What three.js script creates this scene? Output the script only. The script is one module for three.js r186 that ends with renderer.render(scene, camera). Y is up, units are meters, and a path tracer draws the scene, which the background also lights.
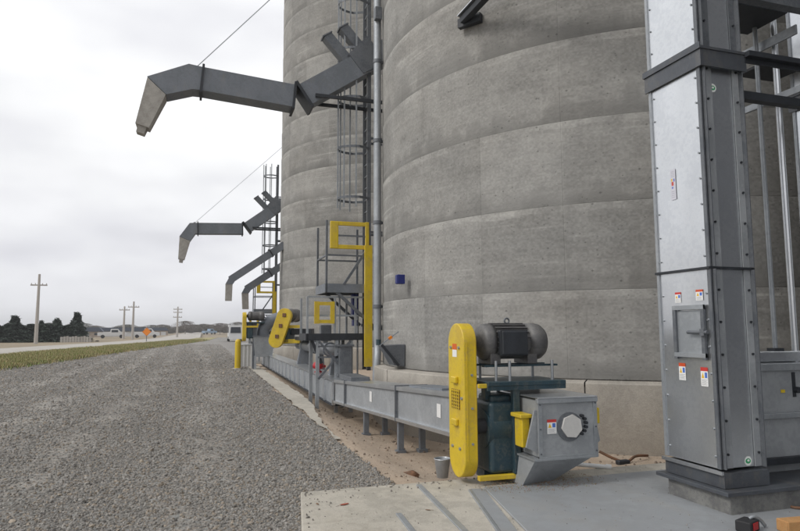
import * as THREE from 'three';
import { mergeGeometries } from 'three/addons/utils/BufferGeometryUtils.js';
import { RoundedBoxGeometry } from 'three/addons/geometries/RoundedBoxGeometry.js';
import { ImprovedNoise } from 'three/addons/math/ImprovedNoise.js';

// ---------- camera, sky, sun, exposure ----------
const scene = new THREE.Scene();
const camera = new THREE.PerspectiveCamera(46.37, 1024 / 680, 0.1, 3000);
camera.position.set(0, 1.6, 0);
camera.rotation.order = 'YXZ';
camera.rotation.set(0.102, -17.6 * Math.PI / 180, -0.0036);
const renderer = new THREE.WebGLRenderer({ antialias: true });
renderer.toneMapping = THREE.LinearToneMapping;
renderer.toneMappingExposure = 1.0;
renderer.shadowMap.enabled = true;

const perlin = new ImprovedNoise();
const fbm3 = (x, y, z, n = 4) => { let s = 0, a = 0.5; for (let i = 0; i < n; i++) { s += a * perlin.noise(x, y, z); x = x * 2.03 + 7.1; y = y * 2.03 + 3.3; z = z * 2.03 + 1.7; a *= 0.5; } return s; };
const clamp01 = (x) => Math.min(1, Math.max(0, x));
{ // overcast sky: soft cloud layers, a little brighter overhead
  const W = 1024, H = 512, d = new Float32Array(W * H * 4);
  for (let j = 0; j < H; j++) for (let i = 0; i < W; i++) {
    const th = (j + 0.5) / H * Math.PI - Math.PI / 2, ph = (i + 0.5) / W * 2 * Math.PI;
    const y = Math.sin(th), c = Math.cos(th), x = c * Math.cos(ph), z = c * Math.sin(ph);
    const e = Math.max(y, 0.0), k = 1 / (e + 0.16);
    const n = fbm3(x * k * 1.1 + 5, z * k * 1.1 + 2, 3.1, 5) + 0.75 * fbm3(x * 3 + 4, y * 11, z * 3, 5);
    const base = 0.85 + 0.30 * Math.pow(e, 0.6);
    const L = base * (1 + 0.34 * n * Math.min(1, 0.4 + e * 6));
    const cold = clamp01(1 - e * 4) + clamp01(-n * 3) * 0.8;
    const o = (j * W + i) * 4, low = y < 0 ? 0.6 : 1;
    d[o] = L * low * (0.988 - 0.012 * cold); d[o + 1] = L * low * (0.997 - 0.013 * cold); d[o + 2] = L * low * (1.015 + 0.016 * cold); d[o + 3] = 1;
  }
  const t = new THREE.DataTexture(d, W, H, THREE.RGBAFormat, THREE.FloatType);
  t.mapping = THREE.EquirectangularReflectionMapping; t.magFilter = t.minFilter = THREE.LinearFilter; t.needsUpdate = true;
  scene.background = t; scene.environment = t;
}
const sun = new THREE.DirectionalLight(new THREE.Color(1, 0.965, 0.91), 1.5);
sun.position.set(-42, 40, -4); sun.target.position.set(3, 0, -12);
sun.castShadow = true; sun.shadow.radius = 28; sun.shadow.mapSize.set(2048, 2048);
Object.assign(sun.shadow.camera, { left: -45, right: 45, top: 45, bottom: -45, near: 1, far: 200 });
scene.add(sun, sun.target);

// ---------- helpers ----------
let seed = 12345;
const rnd = () => { seed = (seed * 1664525 + 1013904223) >>> 0; return seed / 4294967296; };
const rr = (a, b) => a + (b - a) * rnd();
const V = (x, y, z) => new THREE.Vector3(x, y, z);
const clamp = (x, a = 0, b = 1) => Math.min(b, Math.max(a, x));
const sst = (a, b, x) => { const t = clamp((x - a) / (b - a)); return t * t * (3 - 2 * t); };

function metric(g) { // uv in metres along the dominant face axis
  if (g.index) g = g.toNonIndexed();
  const p = g.attributes.position, n = g.attributes.normal, uv = new Float32Array(p.count * 2);
  for (let i = 0; i < p.count; i++) {
    const ax = Math.abs(n.getX(i)), ay = Math.abs(n.getY(i)), az = Math.abs(n.getZ(i));
    if (ay >= ax && ay >= az) { uv[2 * i] = p.getX(i); uv[2 * i + 1] = p.getZ(i); }
    else if (ax >= az) { uv[2 * i] = p.getZ(i); uv[2 * i + 1] = p.getY(i); }
    else { uv[2 * i] = p.getX(i); uv[2 * i + 1] = p.getY(i); }
  }
  g.setAttribute('uv', new THREE.BufferAttribute(uv, 2));
  for (const k of Object.keys(g.attributes)) if (!['position', 'normal', 'uv'].includes(k)) g.deleteAttribute(k);
  return g;
}
function boxG(x0, x1, y0, y1, z0, z1, r = 0) {
  const w = Math.abs(x1 - x0), h = Math.abs(y1 - y0), d = Math.abs(z1 - z0);
  const g = r > 0 ? new RoundedBoxGeometry(w, h, d, 2, Math.min(r, w / 2.01, h / 2.01, d / 2.01)) : new THREE.BoxGeometry(w, h, d);
  g.translate((x0 + x1) / 2, (y0 + y1) / 2, (z0 + z1) / 2);
  return metric(g);
}
function barG(a, b, w, h = w, up = V(0, 1, 0), r = 0) { // box from a to b; h along up
  const dir = b.clone().sub(a), L = dir.length(); dir.normalize();
  let u = up.clone(); if (Math.abs(u.dot(dir)) > 0.97) u = V(0, 0, 1);
  const x = new THREE.Vector3().crossVectors(u, dir).normalize(), y = new THREE.Vector3().crossVectors(dir, x);
  const g = metric(r > 0 ? new RoundedBoxGeometry(w, h, L, 2, r) : new THREE.BoxGeometry(w, h, L));
  g.applyMatrix4(new THREE.Matrix4().makeBasis(x, y, dir).setPosition(a.clone().add(b).multiplyScalar(0.5)));
  return g;
}
function pipeG(a, b, r, seg = 12, r2 = r) {
  const dir = b.clone().sub(a), L = dir.length();
  let g = new THREE.CylinderGeometry(r2, r, L, seg);
  const p = g.attributes.uv; for (let i = 0; i < p.count; i++) p.setXY(i, p.getX(i) * r * 6.28, p.getY(i) * L);
  g.applyQuaternion(new THREE.Quaternion().setFromUnitVectors(V(0, 1, 0), dir.normalize()));
  const m = a.clone().add(b).multiplyScalar(0.5); g.translate(m.x, m.y, m.z);
  return g.toNonIndexed();
}
function tubeG(pts, r, seg = 24, rad = 7, closed = false) { return new THREE.TubeGeometry(new THREE.CatmullRomCurve3(pts, closed), seg, r, rad, closed).toNonIndexed(); }
function hexaG(b, t) { // eight corners: bottom ring b[0..3], top ring t[0..3]
  const q = [[b[0], b[3], b[2], b[1]], [t[0], t[1], t[2], t[3]]];
  for (let i = 0; i < 4; i++) { const j = (i + 1) % 4; q.push([b[i], b[j], t[j], t[i]]); }
  const c = V(0, 0, 0); for (const v of [...b, ...t]) c.add(v); c.multiplyScalar(1 / 8);
  const pos = [];
  for (const f of q) {
    const m = f.reduce((s, v) => s.add(v), V(0, 0, 0)).multiplyScalar(0.25);
    const n = new THREE.Vector3().crossVectors(f[1].clone().sub(f[0]), f[2].clone().sub(f[0]));
    const o = n.dot(m.sub(c)) < 0 ? [f[0], f[2], f[1], f[0], f[3], f[2]] : [f[0], f[1], f[2], f[0], f[2], f[3]];
    for (const v of o) pos.push(v.x, v.y, v.z);
  }
  const g = new THREE.BufferGeometry(); g.setAttribute('position', new THREE.Float32BufferAttribute(pos, 3)); g.computeVertexNormals();
  return metric(g);
}
function extG(pts, depth, bevel = 0, curve = 12) { // outline in xy, thickness along z
  const s = pts.getPoints ? pts : new THREE.Shape(pts.map(([x, y]) => new THREE.Vector2(x, y)));
  return metric(new THREE.ExtrudeGeometry(s, { depth, bevelEnabled: bevel > 0, bevelSize: bevel, bevelThickness: bevel, bevelSegments: 3, curveSegments: curve }));
}
function merge(gs) {
  return mergeGeometries(gs.map((g) => {
    if (g.index) g = g.toNonIndexed();
    for (const k of Object.keys(g.attributes)) if (!['position', 'normal', 'uv'].includes(k)) g.deleteAttribute(k);
    return g;
  }));
}
const taken = {};
function numbered(n) { const k = taken[n] = (taken[n] ?? -1) + 1; return k ? `${n}_${String(k).padStart(3, '0')}` : n; }
function part(name, gs, mat, parent) {
  const g = Array.isArray(gs) ? (gs.length > 1 ? merge(gs) : gs[0]) : gs;
  const m = new THREE.Mesh(g, mat); m.name = name; m.castShadow = m.receiveShadow = true;
  parent.add(m); return m;
}
function tag(o, label, category, group) { o.userData.label = label; o.userData.category = category; if (group) o.userData.group = group; return o; }
function thing(name, label, category, pos = [0, 0, 0], turn = 0, group) {
  const o = new THREE.Group(); o.name = numbered(name); o.position.set(...pos); o.rotation.y = turn; scene.add(o);
  return tag(o, label, category, group);
}
function solo(name, gs, mat, label, category, group) { return tag(part(numbered(name), gs, mat, scene), label, category, group); }
function struct(name, gs, mat, kind = 'structure') { const m = part(numbered(name), gs, mat, scene); m.userData.kind = kind; return m; }
function copy(o, pos, turn, label) {
  const c = o.clone(); c.name = numbered(o.name.replace(/_\d{3}$/, '')); c.userData = { ...o.userData, label };
  c.position.set(...pos); c.rotation.y = turn; scene.add(c); return c;
}

// ---------- procedural textures ----------
function lattice(w, h, px, py, sd) { // smooth tileable value noise, 0..1
  let s = sd * 7919 + 17; const r = () => { s = (s * 1664525 + 1013904223) >>> 0; return s / 4294967296; };
  const L = Float32Array.from({ length: px * py }, r), o = new Float32Array(w * h);
  for (let j = 0; j < h; j++) {
    const fy = j / h * py, y0 = Math.floor(fy), ty = fy - y0, sy = ty * ty * (3 - 2 * ty), ya = (y0 % py) * px, yb = ((y0 + 1) % py) * px;
    for (let i = 0; i < w; i++) {
      const fx = i / w * px, x0 = Math.floor(fx), tx = fx - x0, sx = tx * tx * (3 - 2 * tx), xa = x0 % px, xb = (x0 + 1) % px;
      const a = L[ya + xa] + (L[ya + xb] - L[ya + xa]) * sx, b = L[yb + xa] + (L[yb + xb] - L[yb + xa]) * sx;
      o[j * w + i] = a + (b - a) * sy;
    }
  }
  return o;
}
function fbmT(w, h, px, py, n, sd, gain = 0.5) {
  const o = new Float32Array(w * h); let a = 1, t = 0;
  for (let k = 0; k < n; k++) { const l = lattice(w, h, Math.min(px << k, w), Math.min(py << k, h), sd + k); for (let i = 0; i < o.length; i++) o[i] += a * l[i]; t += a; a *= gain; }
  for (let i = 0; i < o.length; i++) o[i] /= t;
  return o;
}
const toS = (l) => { l = clamp(l); return 255 * (l <= 0.0031308 ? 12.92 * l : 1.055 * Math.pow(l, 1 / 2.4) - 0.055); };
function colTex(w, h, fn, rep = [1, 1]) { // fn(i, k) -> linear [r,g,b]
  const d = new Uint8Array(w * h * 4);
  for (let i = 0; i < w * h; i++) { const c = fn(i, i % w, (i / w) | 0); d[4 * i] = toS(c[0]); d[4 * i + 1] = toS(c[1]); d[4 * i + 2] = toS(c[2]); d[4 * i + 3] = 255; }
  const t = new THREE.DataTexture(d, w, h); t.colorSpace = THREE.SRGBColorSpace; return fin(t, rep);
}
function dataTex(w, h, fn, rep = [1, 1]) { // fn -> 0..1 value
  const d = new Uint8Array(w * h * 4);
  for (let i = 0; i < w * h; i++) { const v = 255 * clamp(fn(i, i % w, (i / w) | 0)); d[4 * i] = d[4 * i + 1] = d[4 * i + 2] = v; d[4 * i + 3] = 255; }
  return fin(new THREE.DataTexture(d, w, h), rep);
}
function fin(t, rep) { t.wrapS = t.wrapT = THREE.RepeatWrapping; t.magFilter = THREE.LinearFilter; t.minFilter = THREE.LinearMipmapLinearFilter; t.generateMipmaps = true; t.repeat.set(...rep); t.needsUpdate = true; return t; }
const std = (o) => new THREE.MeshStandardMaterial(o);
const lin = (r, g, b) => new THREE.Color().setRGB(r, g, b);

// silo concrete: four lifts tall, half the girth wide
const LIFT = 1.342, SILO_R = 5.5, GIRTH = Math.PI * SILO_R;
const siloMat = (() => {
  const w = 2048, h = 768, q = h / 4;
  const a = fbmT(w, h, 12, 5, 5, 1), b = fbmT(w, h, 60, 20, 4, 11), g = fbmT(w, h, 512, 192, 2, 21), st = fbmT(w, h, 10, 96, 3, 31), ed = fbmT(w, h, 48, 6, 5, 41), vs = fbmT(w, h, 120, 3, 3, 51);
  const panel = Float32Array.from({ length: 12 * 4 }, () => rr(-0.03, 0.03));
  const hole = new Float32Array(w * h);
  for (let k = 0; k < 900; k++) { const x = (rnd() * w) | 0, y = (rnd() * h) | 0, r = rnd() < 0.85 ? 1 : 2; for (let j = -r; j <= r; j++) for (let i = -r; i <= r; i++) if (i * i + j * j <= r * r) hole[((y + j + h) % h) * w + (x + i + w) % w] = 1; }
  const tone = (i, x, y) => {
    const f = (y % q) / q; // 0 at the foot of a lift
    let t = 0.275 + 0.11 * (a[i] - 0.5) + 0.09 * (b[i] - 0.5) + 0.10 * (g[i] - 0.5) + 0.05 * (st[i] - 0.5) + panel[Math.floor(x / w * 12) + 12 * Math.floor(y / q)];
    // damp laitance stain with a ragged edge just above each pour joint
    const reach = 0.08 + 0.85 * Math.max(0, ed[i] - 0.28);
    const stain = f < reach ? (0.1 + 1.2 * b[i]) * Math.pow(1 - f / reach, 0.8) * (0.6 + 0.8 * g[i]) : 0;
    t *= 1 - 0.4 * stain;
    if (st[i] > 0.6) t *= 1 + 1.3 * (st[i] - 0.6) * clamp((a[(i + 9000) % a.length] - 0.5) * 8); // pale smears of laitance
    // pale grout skin under the joint, patchy
    if (f > 0.955 - 0.09 * ed[i]) t *= 1.1 + 0.2 * (b[i] - 0.4);
    t *= 1 - 0.10 * clamp((vs[i] - 0.62) * 5) * (0.4 + 0.6 * b[i]);
    if (hole[i]) t *= 0.6;
    return t;
  };
  const map = colTex(w, h, (i, x, y) => { const t = tone(i, x, y), k = (a[(i + 511) % (w * h)] - 0.5) * 0.03; return [t * (1.025 + k), t, t * (0.945 - k)]; });
  const bump = dataTex(w, h, (i) => 0.5 + 0.35 * (b[i] - 0.5) + 0.5 * (g[i] - 0.5) - 0.4 * hole[i]);
  return std({ map, bumpMap: bump, bumpScale: 0.006, roughness: 0.93 });
})();
function grainy(o) { // a material with coarse and fine tone noise; uv in metres
  const n = o.px ?? 512, a = fbmT(n, n, o.coarse ?? 4, o.coarse ?? 4, 4, o.seed), b = fbmT(n, n, o.mid ?? 32, o.mid ?? 32, 4, o.seed + 9), g = fbmT(n, n, n / 2, n / 2, 2, o.seed + 23);
  const rep = [1 / o.size, 1 / o.size], c = o.color, c2 = o.color2 ?? c;
  const mark = new Float32Array(n * n), dust = o.wear ? fbmT(n, n, 9, 3, 5, o.seed + 61) : null; // chips and scratches through the paint, patches of grain dust
  if (o.wear) for (let k = 0; k < 140 * o.wear; k++) {
    let x = rnd() * n, y = rnd() * n; const a = rnd() * 6.28, L = rnd() < 0.45 ? rr(8, 46) : rr(0, 2.5), v = rr(0.25, 0.9), w = L < 3 ? 2 : 1;
    for (let q = 0; q <= L; q++) { for (let e = 0; e < w; e++) for (let d = 0; d < w; d++) mark[((Math.floor(y) + e + n) % n) * n + (Math.floor(x) + d + n) % n] = v; x = (x + Math.cos(a) + n) % n; y = (y + Math.sin(a) + n) % n; }
  }
  const worn = (i, c) => { if (!o.wear) return c; const d = 0.14 * sst(0.5, 0.78, dust[i] * 0.7 + b[i] * 0.3), m = mark[i] * 0.75, dc = [0.34, 0.29, 0.21], mc = [0.13, 0.11, 0.09]; return c.map((v, q) => { v += (dc[q] - v) * d; return v + (mc[q] - v) * m; }); };
  const map = colTex(n, n, (i) => { const t = 1 + (o.a ?? 0.25) * (a[i] - 0.5) * 2 + (o.b ?? 0.2) * (b[i] - 0.5) * 2 + (o.g ?? 0.15) * (g[i] - 0.5) * 2, k = sst(0.4, 0.62, a[(i * 1 + 77) % a.length] * 0.5 + b[i] * 0.5); return worn(i, [0, 1, 2].map((q) => (c[q] + (c2[q] - c[q]) * k) * t)); }, rep);
  const p = { map, roughness: o.rough ?? 0.9, metalness: o.metal ?? 0 };
  if (o.bump) { p.bumpMap = dataTex(n, n, (i) => 0.5 + 0.6 * (b[i] - 0.5) + 0.6 * (g[i] - 0.5), rep); p.bumpScale = o.bump; }
  if (o.roughVar) p.roughnessMap = dataTex(n, n, (i) => (o.rough ?? 0.5) + o.roughVar * ((a[i] - 0.5) + (b[i] - 0.5)) * 2, rep), p.roughness = 1;
  return std(p);
}
const M = {
  footing: grainy({ seed: 101, size: 2.2, color: [0.41, 0.38, 0.335], color2: [0.33, 0.305, 0.27], a: 0.16, b: 0.16, g: 0.14, bump: 0.004 }),
  slab: grainy({ seed: 121, px: 1024, size: 4.0, coarse: 5, mid: 40, wear: 0.5, color: [0.44, 0.41, 0.355], color2: [0.32, 0.30, 0.26], a: 0.16, b: 0.18, g: 0.16, bump: 0.003 }),
  pier: grainy({ seed: 131, size: 1.0, color: [0.20, 0.20, 0.19], color2: [0.13, 0.13, 0.13], a: 0.2, b: 0.2, bump: 0.004 }),
  dirt: grainy({ seed: 141, px: 1024, size: 3.0, coarse: 5, mid: 60, color: [0.47, 0.38, 0.295], color2: [0.40, 0.315, 0.24], a: 0.16, b: 0.18, g: 0.22, bump: 0.02 }),
  field: grainy({ seed: 151, size: 40, color: [0.25, 0.195, 0.135], color2: [0.19, 0.155, 0.10], a: 0.3, b: 0.3 }),
  grass: grainy({ seed: 161, px: 1024, size: 9, coarse: 6, mid: 60, color: [0.225, 0.205, 0.08], color2: [0.31, 0.265, 0.13], a: 0.3, b: 0.35, g: 0.3, bump: 0.05 }),
  road: grainy({ seed: 171, size: 6, color: [0.37, 0.345, 0.315], color2: [0.32, 0.30, 0.27], a: 0.12, b: 0.1 }),
  galv: grainy({ seed: 181, size: 1.1, coarse: 3, mid: 40, color: [0.72, 0.74, 0.76], color2: [0.63, 0.65, 0.675], a: 0.08, b: 0.07, g: 0.04, rough: 0.32, metal: 0.92 }),
  galvDull: grainy({ seed: 191, size: 0.9, coarse: 4, mid: 30, color: [0.40, 0.42, 0.44], color2: [0.33, 0.35, 0.37], a: 0.10, b: 0.10, g: 0.05, rough: 0.52, roughVar: 0.1, metal: 0.6 }),
  trough: grainy({ seed: 201, size: 1.3, coarse: 4, mid: 40, color: [0.38, 0.395, 0.41], color2: [0.31, 0.325, 0.34], a: 0.12, b: 0.10, g: 0.05, rough: 0.55, roughVar: 0.1, metal: 0.35 }),
  slate: grainy({ seed: 211, size: 1.4, color: [0.185, 0.20, 0.225], color2: [0.15, 0.165, 0.185], a: 0.12, b: 0.12, rough: 0.55, roughVar: 0.08, metal: 0.15, wear: 0.35 }),
  steel: grainy({ seed: 221, size: 0.8, color: [0.16, 0.17, 0.185], color2: [0.11, 0.12, 0.135], a: 0.15, b: 0.15, rough: 0.5, metal: 0.3 }),
  dark: grainy({ seed: 231, size: 0.6, color: [0.03, 0.034, 0.042], color2: [0.022, 0.025, 0.03], a: 0.2, b: 0.2, rough: 0.55, metal: 0.1 }),
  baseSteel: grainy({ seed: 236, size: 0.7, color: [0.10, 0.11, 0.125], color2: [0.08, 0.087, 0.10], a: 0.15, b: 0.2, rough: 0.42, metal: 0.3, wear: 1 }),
  plate: grainy({ seed: 241, px: 1024, size: 3.0, coarse: 3, mid: 24, wear: 0.8, color: [0.30, 0.315, 0.33], color2: [0.26, 0.272, 0.285], a: 0.08, b: 0.07, g: 0.06, rough: 0.55, roughVar: 0.1, metal: 0.1 }),
  yellow: grainy({ seed: 251, size: 0.8, color: [0.66, 0.475, 0.022], color2: [0.55, 0.38, 0.035], a: 0.10, b: 0.12, g: 0.05, rough: 0.42, roughVar: 0.08, wear: 1 }),
  teal: grainy({ seed: 261, size: 0.5, color: [0.018, 0.045, 0.062], color2: [0.024, 0.048, 0.06], a: 0.12, b: 0.12, rough: 0.45, wear: 0.6 }),
  motor: grainy({ seed: 271, size: 0.5, color: [0.13, 0.126, 0.122], color2: [0.085, 0.083, 0.085], a: 0.15, b: 0.15, rough: 0.5, metal: 0.1 }),
  canvas: grainy({ seed: 281, size: 0.7, color: [0.42, 0.40, 0.37], color2: [0.32, 0.30, 0.275], a: 0.2, b: 0.2, rough: 0.9 }),
  rubber: std({ color: lin(0.018, 0.018, 0.02), roughness: 0.7 }),
  white: std({ color: lin(0.74, 0.74, 0.73), roughness: 0.5 }),
  palePlate: grainy({ seed: 291, size: 0.4, color: [0.55, 0.54, 0.52], a: 0.06, b: 0.06, rough: 0.6 }),
  red: std({ color: lin(0.42, 0.012, 0.02), roughness: 0.45 }),
  blue: std({ color: lin(0.012, 0.02, 0.15), roughness: 0.5 }),
  wood: grainy({ seed: 301, size: 0.5, color: [0.46, 0.25, 0.10], color2: [0.38, 0.19, 0.07], a: 0.15, b: 0.2, rough: 0.8 }),
  orange: std({ color: lin(0.75, 0.22, 0.01), roughness: 0.6 }),
  pole: grainy({ seed: 311, size: 1.5, color: [0.36, 0.335, 0.31], a: 0.15, b: 0.2 }),
  siding: grainy({ seed: 321, size: 5, color: [0.05, 0.054, 0.064], a: 0.1, b: 0.1, rough: 0.6 }),
  rust: grainy({ seed: 331, size: 0.6, color: [0.20, 0.10, 0.055], color2: [0.12, 0.07, 0.045], a: 0.2, b: 0.3 }),
};

// ---------- ground ----------
const GY = -0.08; // yard level; the slab's top is 0
function sheet(x0, x1, z0, z1, nx, nz, fy, uvs = 1) { // grid with x and z bounds given as functions or numbers
  const pos = [], uv = [], idx = [];
  const X = (t, s) => { const a = typeof x0 === 'function' ? x0(s) : x0, b = typeof x1 === 'function' ? x1(s) : x1; return a + (b - a) * t; };
  for (let j = 0; j <= nz; j++) for (let i = 0; i <= nx; i++) {
    const z = z0 + (z1 - z0) * j / nz, x = X(i / nx, z);
    pos.push(x, fy(x, z), z); uv.push(x * uvs, z * uvs);
  }
  for (let j = 0; j < nz; j++) for (let i = 0; i < nx; i++) { const a = j * (nx + 1) + i, b = a + nx + 1; if (z1 > z0) idx.push(a, b, a + 1, b, b + 1, a + 1); else idx.push(a, a + 1, b, b, a + 1, b + 1); }
  const g = new THREE.BufferGeometry(); g.setAttribute('position', new THREE.Float32BufferAttribute(pos, 3)); g.setAttribute('uv', new THREE.Float32BufferAttribute(uv, 2)); g.setIndex(idx); g.computeVertexNormals();
  return g;
}
const kerbX = (z) => 1.98 + 0.10 * fbm3(z * 0.5, 1.3, 0, 3) + (z > -9 ? 0.22 * sst(-9, -6.5, z) * 0.2 : 0);
const dirtY = (x, z) => {
  const d = 0.24 * sst(2.1, 3.0, x) * sst(-30, -16, z) * sst(-6.35, -7.6, z) * (1 - 0.6 * sst(3.6, 5.5, x));
  return GY - 0.02 - d + 0.035 * fbm3(x * 1.1, z * 1.1, 4, 4) + 0.02 * fbm3(x * 4, z * 4, 9, 3);
};
// far field reaching the horizon, lying below the yard
struct('ground', sheet(-1500, 1500, 900, -2500, 60, 68, (x, z) => -0.55), M.field);
struct('dirt_strip', sheet((z) => kerbX(z) - 0.25, 14, -6.28, -32, 140, 260, dirtY), M.dirt);
// the gravel yard
const gravelMat = (() => {
  const n = 1024, b = fbmT(n, n, 48, 48, 4, 401), g = fbmT(n, n, 150, 150, 3, 411, 0.7), a = fbmT(n, n, 5, 5, 4, 421), hue = fbmT(n, n, 180, 180, 1, 431);
  const rep = [1 / 5, 1 / 5];
  const map = colTex(n, n, (i) => { const t = 0.195 * (1 + 0.5 * (a[i] - 0.5) + 0.45 * (b[i] - 0.5) + 1.3 * (g[i] - 0.5)), k = (hue[i] - 0.5) * 0.18; return [t * (1.055 + k), t, t * (0.925 - k * 0.7)]; }, rep);
  return std({ map, bumpMap: dataTex(n, n, (i) => 0.2 * b[i] + 0.9 * (g[i] - 0.15), rep), bumpScale: 0.03, roughness: 0.95 });
})();
const yardL = (z) => { // left edge where the gravel meets the verge
  const pts = [[20, -8.6], [-31, -8.5], [-38, -7.5], [-52, -6.1], [-78, -2.7], [-106, 1.0], [-140, 3.2]];
  for (let k = 0; k < pts.length - 1; k++) if (z <= pts[k][0] && z >= pts[k + 1][0]) return pts[k][1] + (pts[k + 1][1] - pts[k][1]) * (pts[k][0] - z) / (pts[k][0] - pts[k + 1][0]) + 0.25 * fbm3(z * 0.35, 2.2, 1, 3);
  return z > 20 ? -8.6 : 3.2;
};
const track = (x, z) => { // packed wheel tracks where fines lie bare between the loose stones
  const w = x + 0.5 * Math.sin(z * 0.06) + 0.3 * fbm3(x * 0.4, z * 0.25, 8, 3), n = sst(-0.12, 0.12, fbm3(x * 1.3, z * 0.5, 3, 4) + 0.06);
  let t = 0; for (const c of [-0.2, -2.0, -3.6, -5.4]) t = Math.max(t, Math.exp(-(((w - c) / 0.42) ** 2))); return t * (0.35 + 0.65 * n);
};
const yardY = (x, z) => GY + 0.02 * fbm3(x * 0.7, z * 0.7, 2, 4);
{
  const wing = (z) => (z < -31.8 ? 18 : kerbX(z));
  const yard = merge([sheet(yardL, kerbX, 18, -31.8, 90, 300, yardY), sheet(yardL, 18, -31.8, -140, 60, 120, yardY), sheet(kerbX, 24, 18, -6.0, 30, 60, yardY)]);
  const p = yard.attributes.position, col = new Float32Array(p.count * 3);
  for (let i = 0; i < p.count; i++) { const x = p.getX(i), z = p.getZ(i), t = 0.5 * track(x, z), n = 1 + 0.22 * fbm3(x * 0.45, z * 0.3, 5, 4); col[3 * i] = n * (1 + 0.30 * t); col[3 * i + 1] = n * (1 + 0.26 * t); col[3 * i + 2] = n * (1 + 0.2 * t); }
  yard.setAttribute('color', new THREE.BufferAttribute(col, 3)); gravelMat.vertexColors = true;
  struct('gravel_yard', yard, gravelMat);
}
{ // loose stones over the near yard
  const g0 = new THREE.IcosahedronGeometry(1, 0), p = g0.attributes.position;
  for (let i = 0; i < p.count; i++) { const k = 1 + 0.35 * perlin.noise(p.getX(i) * 2.3 + 9, p.getY(i) * 2.3, p.getZ(i) * 2.3); p.setXYZ(i, p.getX(i) * k, p.getY(i) * k * 0.7, p.getZ(i) * k); }
  g0.computeVertexNormals();
  const N = 210000, im = new THREE.InstancedMesh(g0, std({ color: 0xffffff, roughness: 0.92 }), N), m = new THREE.Matrix4(), q = new THREE.Quaternion(), e = new THREE.Euler(), c = new THREE.Color();
  for (let i = 0; i < N; i++) {
    let x, z;
    do { const t = Math.pow(rnd(), 2.9); z = -3.4 - t * 72; const half = 0.72 * -z + 1; x = rr(-half, 2.05); } while (x > kerbX(z) + 0.12 * rnd() - 0.05 || (x > 0.78 - (z + 4) * 0.09 && z > -6.36) || x < yardL(z) + 0.2 || rnd() < 0.75 * track(x, z));
    const s = (0.0055 + 0.011 * Math.pow(rnd(), 1.8)) * (rnd() < 0.03 ? 1.8 : 1) * (1 + Math.min(1.2, (-z - 4) * 0.045));
    e.set(rr(0, 6.28), rr(0, 6.28), rr(0, 6.28)); q.setFromEuler(e);
    m.compose(V(x, yardY(x, z) + s * 0.1, z), q, V(s * rr(0.8, 1.5), s * rr(0.7, 1.1), s)); im.setMatrixAt(i, m);
    const t = 0.215 * Math.exp(rr(-0.36, 0.36)), w = rnd() < 0.2 ? 0.12 : 0; c.setRGB(t * (1.055 + w), t, t * (0.925 - w)); im.setColorAt(i, c);
  }
  im.name = 'gravel_stones'; im.castShadow = im.receiveShadow = true; tag(im, 'loose grey gravel stones covering the yard', 'gravel'); im.userData.kind = 'stuff'; scene.add(im);
}
{ // crumbs of soil and pebbles on the dirt
  const g0 = new THREE.IcosahedronGeometry(1, 0), N = 2200, im = new THREE.InstancedMesh(g0, std({ color: 0xffffff, roughness: 0.95 }), N), m = new THREE.Matrix4(), q = new THREE.Quaternion(), e = new THREE.Euler(), c = new THREE.Color();
  for (let i = 0; i < N; i++) {
    const z = rr(-20, -6.4), x = rr(2.0, 6.2), s = 0.006 + 0.022 * Math.pow(rnd(), 4); e.set(rr(0, 6), rr(0, 6), rr(0, 6)); q.setFromEuler(e);
    m.compose(V(x, dirtY(x, z) + s * 0.3, z), q, V(s * rr(0.8, 1.4), s * 0.7, s)); im.setMatrixAt(i, m);
    const t = rr(0.12, 0.34); c.setRGB(t * 1.15, t * 0.92, t * 0.72); im.setColorAt(i, c);
  }
  im.name = 'soil_crumbs'; im.castShadow = im.receiveShadow = true; tag(im, 'crumbs of brown soil and pebbles around the conveyor', 'soil'); im.userData.kind = 'stuff'; scene.add(im);
}
// verge, side road and the strip beyond
const shiftL = (f, d) => (z) => f(z) - d(z);
const vergeW = (z) => (z > -40 ? 7 : z > -95 ? 7 - 3.2 * (-40 - z) / 55 * -1 * -1 : 3.8);
const vergeY = (x, z) => GY + 0.03 + 0.07 * fbm3(x * 0.5, z * 0.5, 6, 3);
struct('grass_verge', sheet((z) => yardL(z) - Math.max(3, vergeW(z)), (z) => yardL(z) + 0.15, 18, -135, 30, 120, vergeY), M.grass);
struct('side_road', sheet((z) => yardL(z) - Math.max(3, vergeW(z)) - 8.2, (z) => yardL(z) - Math.max(3, vergeW(z)) + 0.2, 18, -400, 6, 100, () => GY + 0.01), M.road);
struct('dry_verge', sheet((z) => yardL(z) - Math.max(3, vergeW(z)) - 40, (z) => yardL(z) - Math.max(3, vergeW(z)) - 8, 18, -400, 6, 60, (x, z) => GY - 0.02), M.field);
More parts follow.
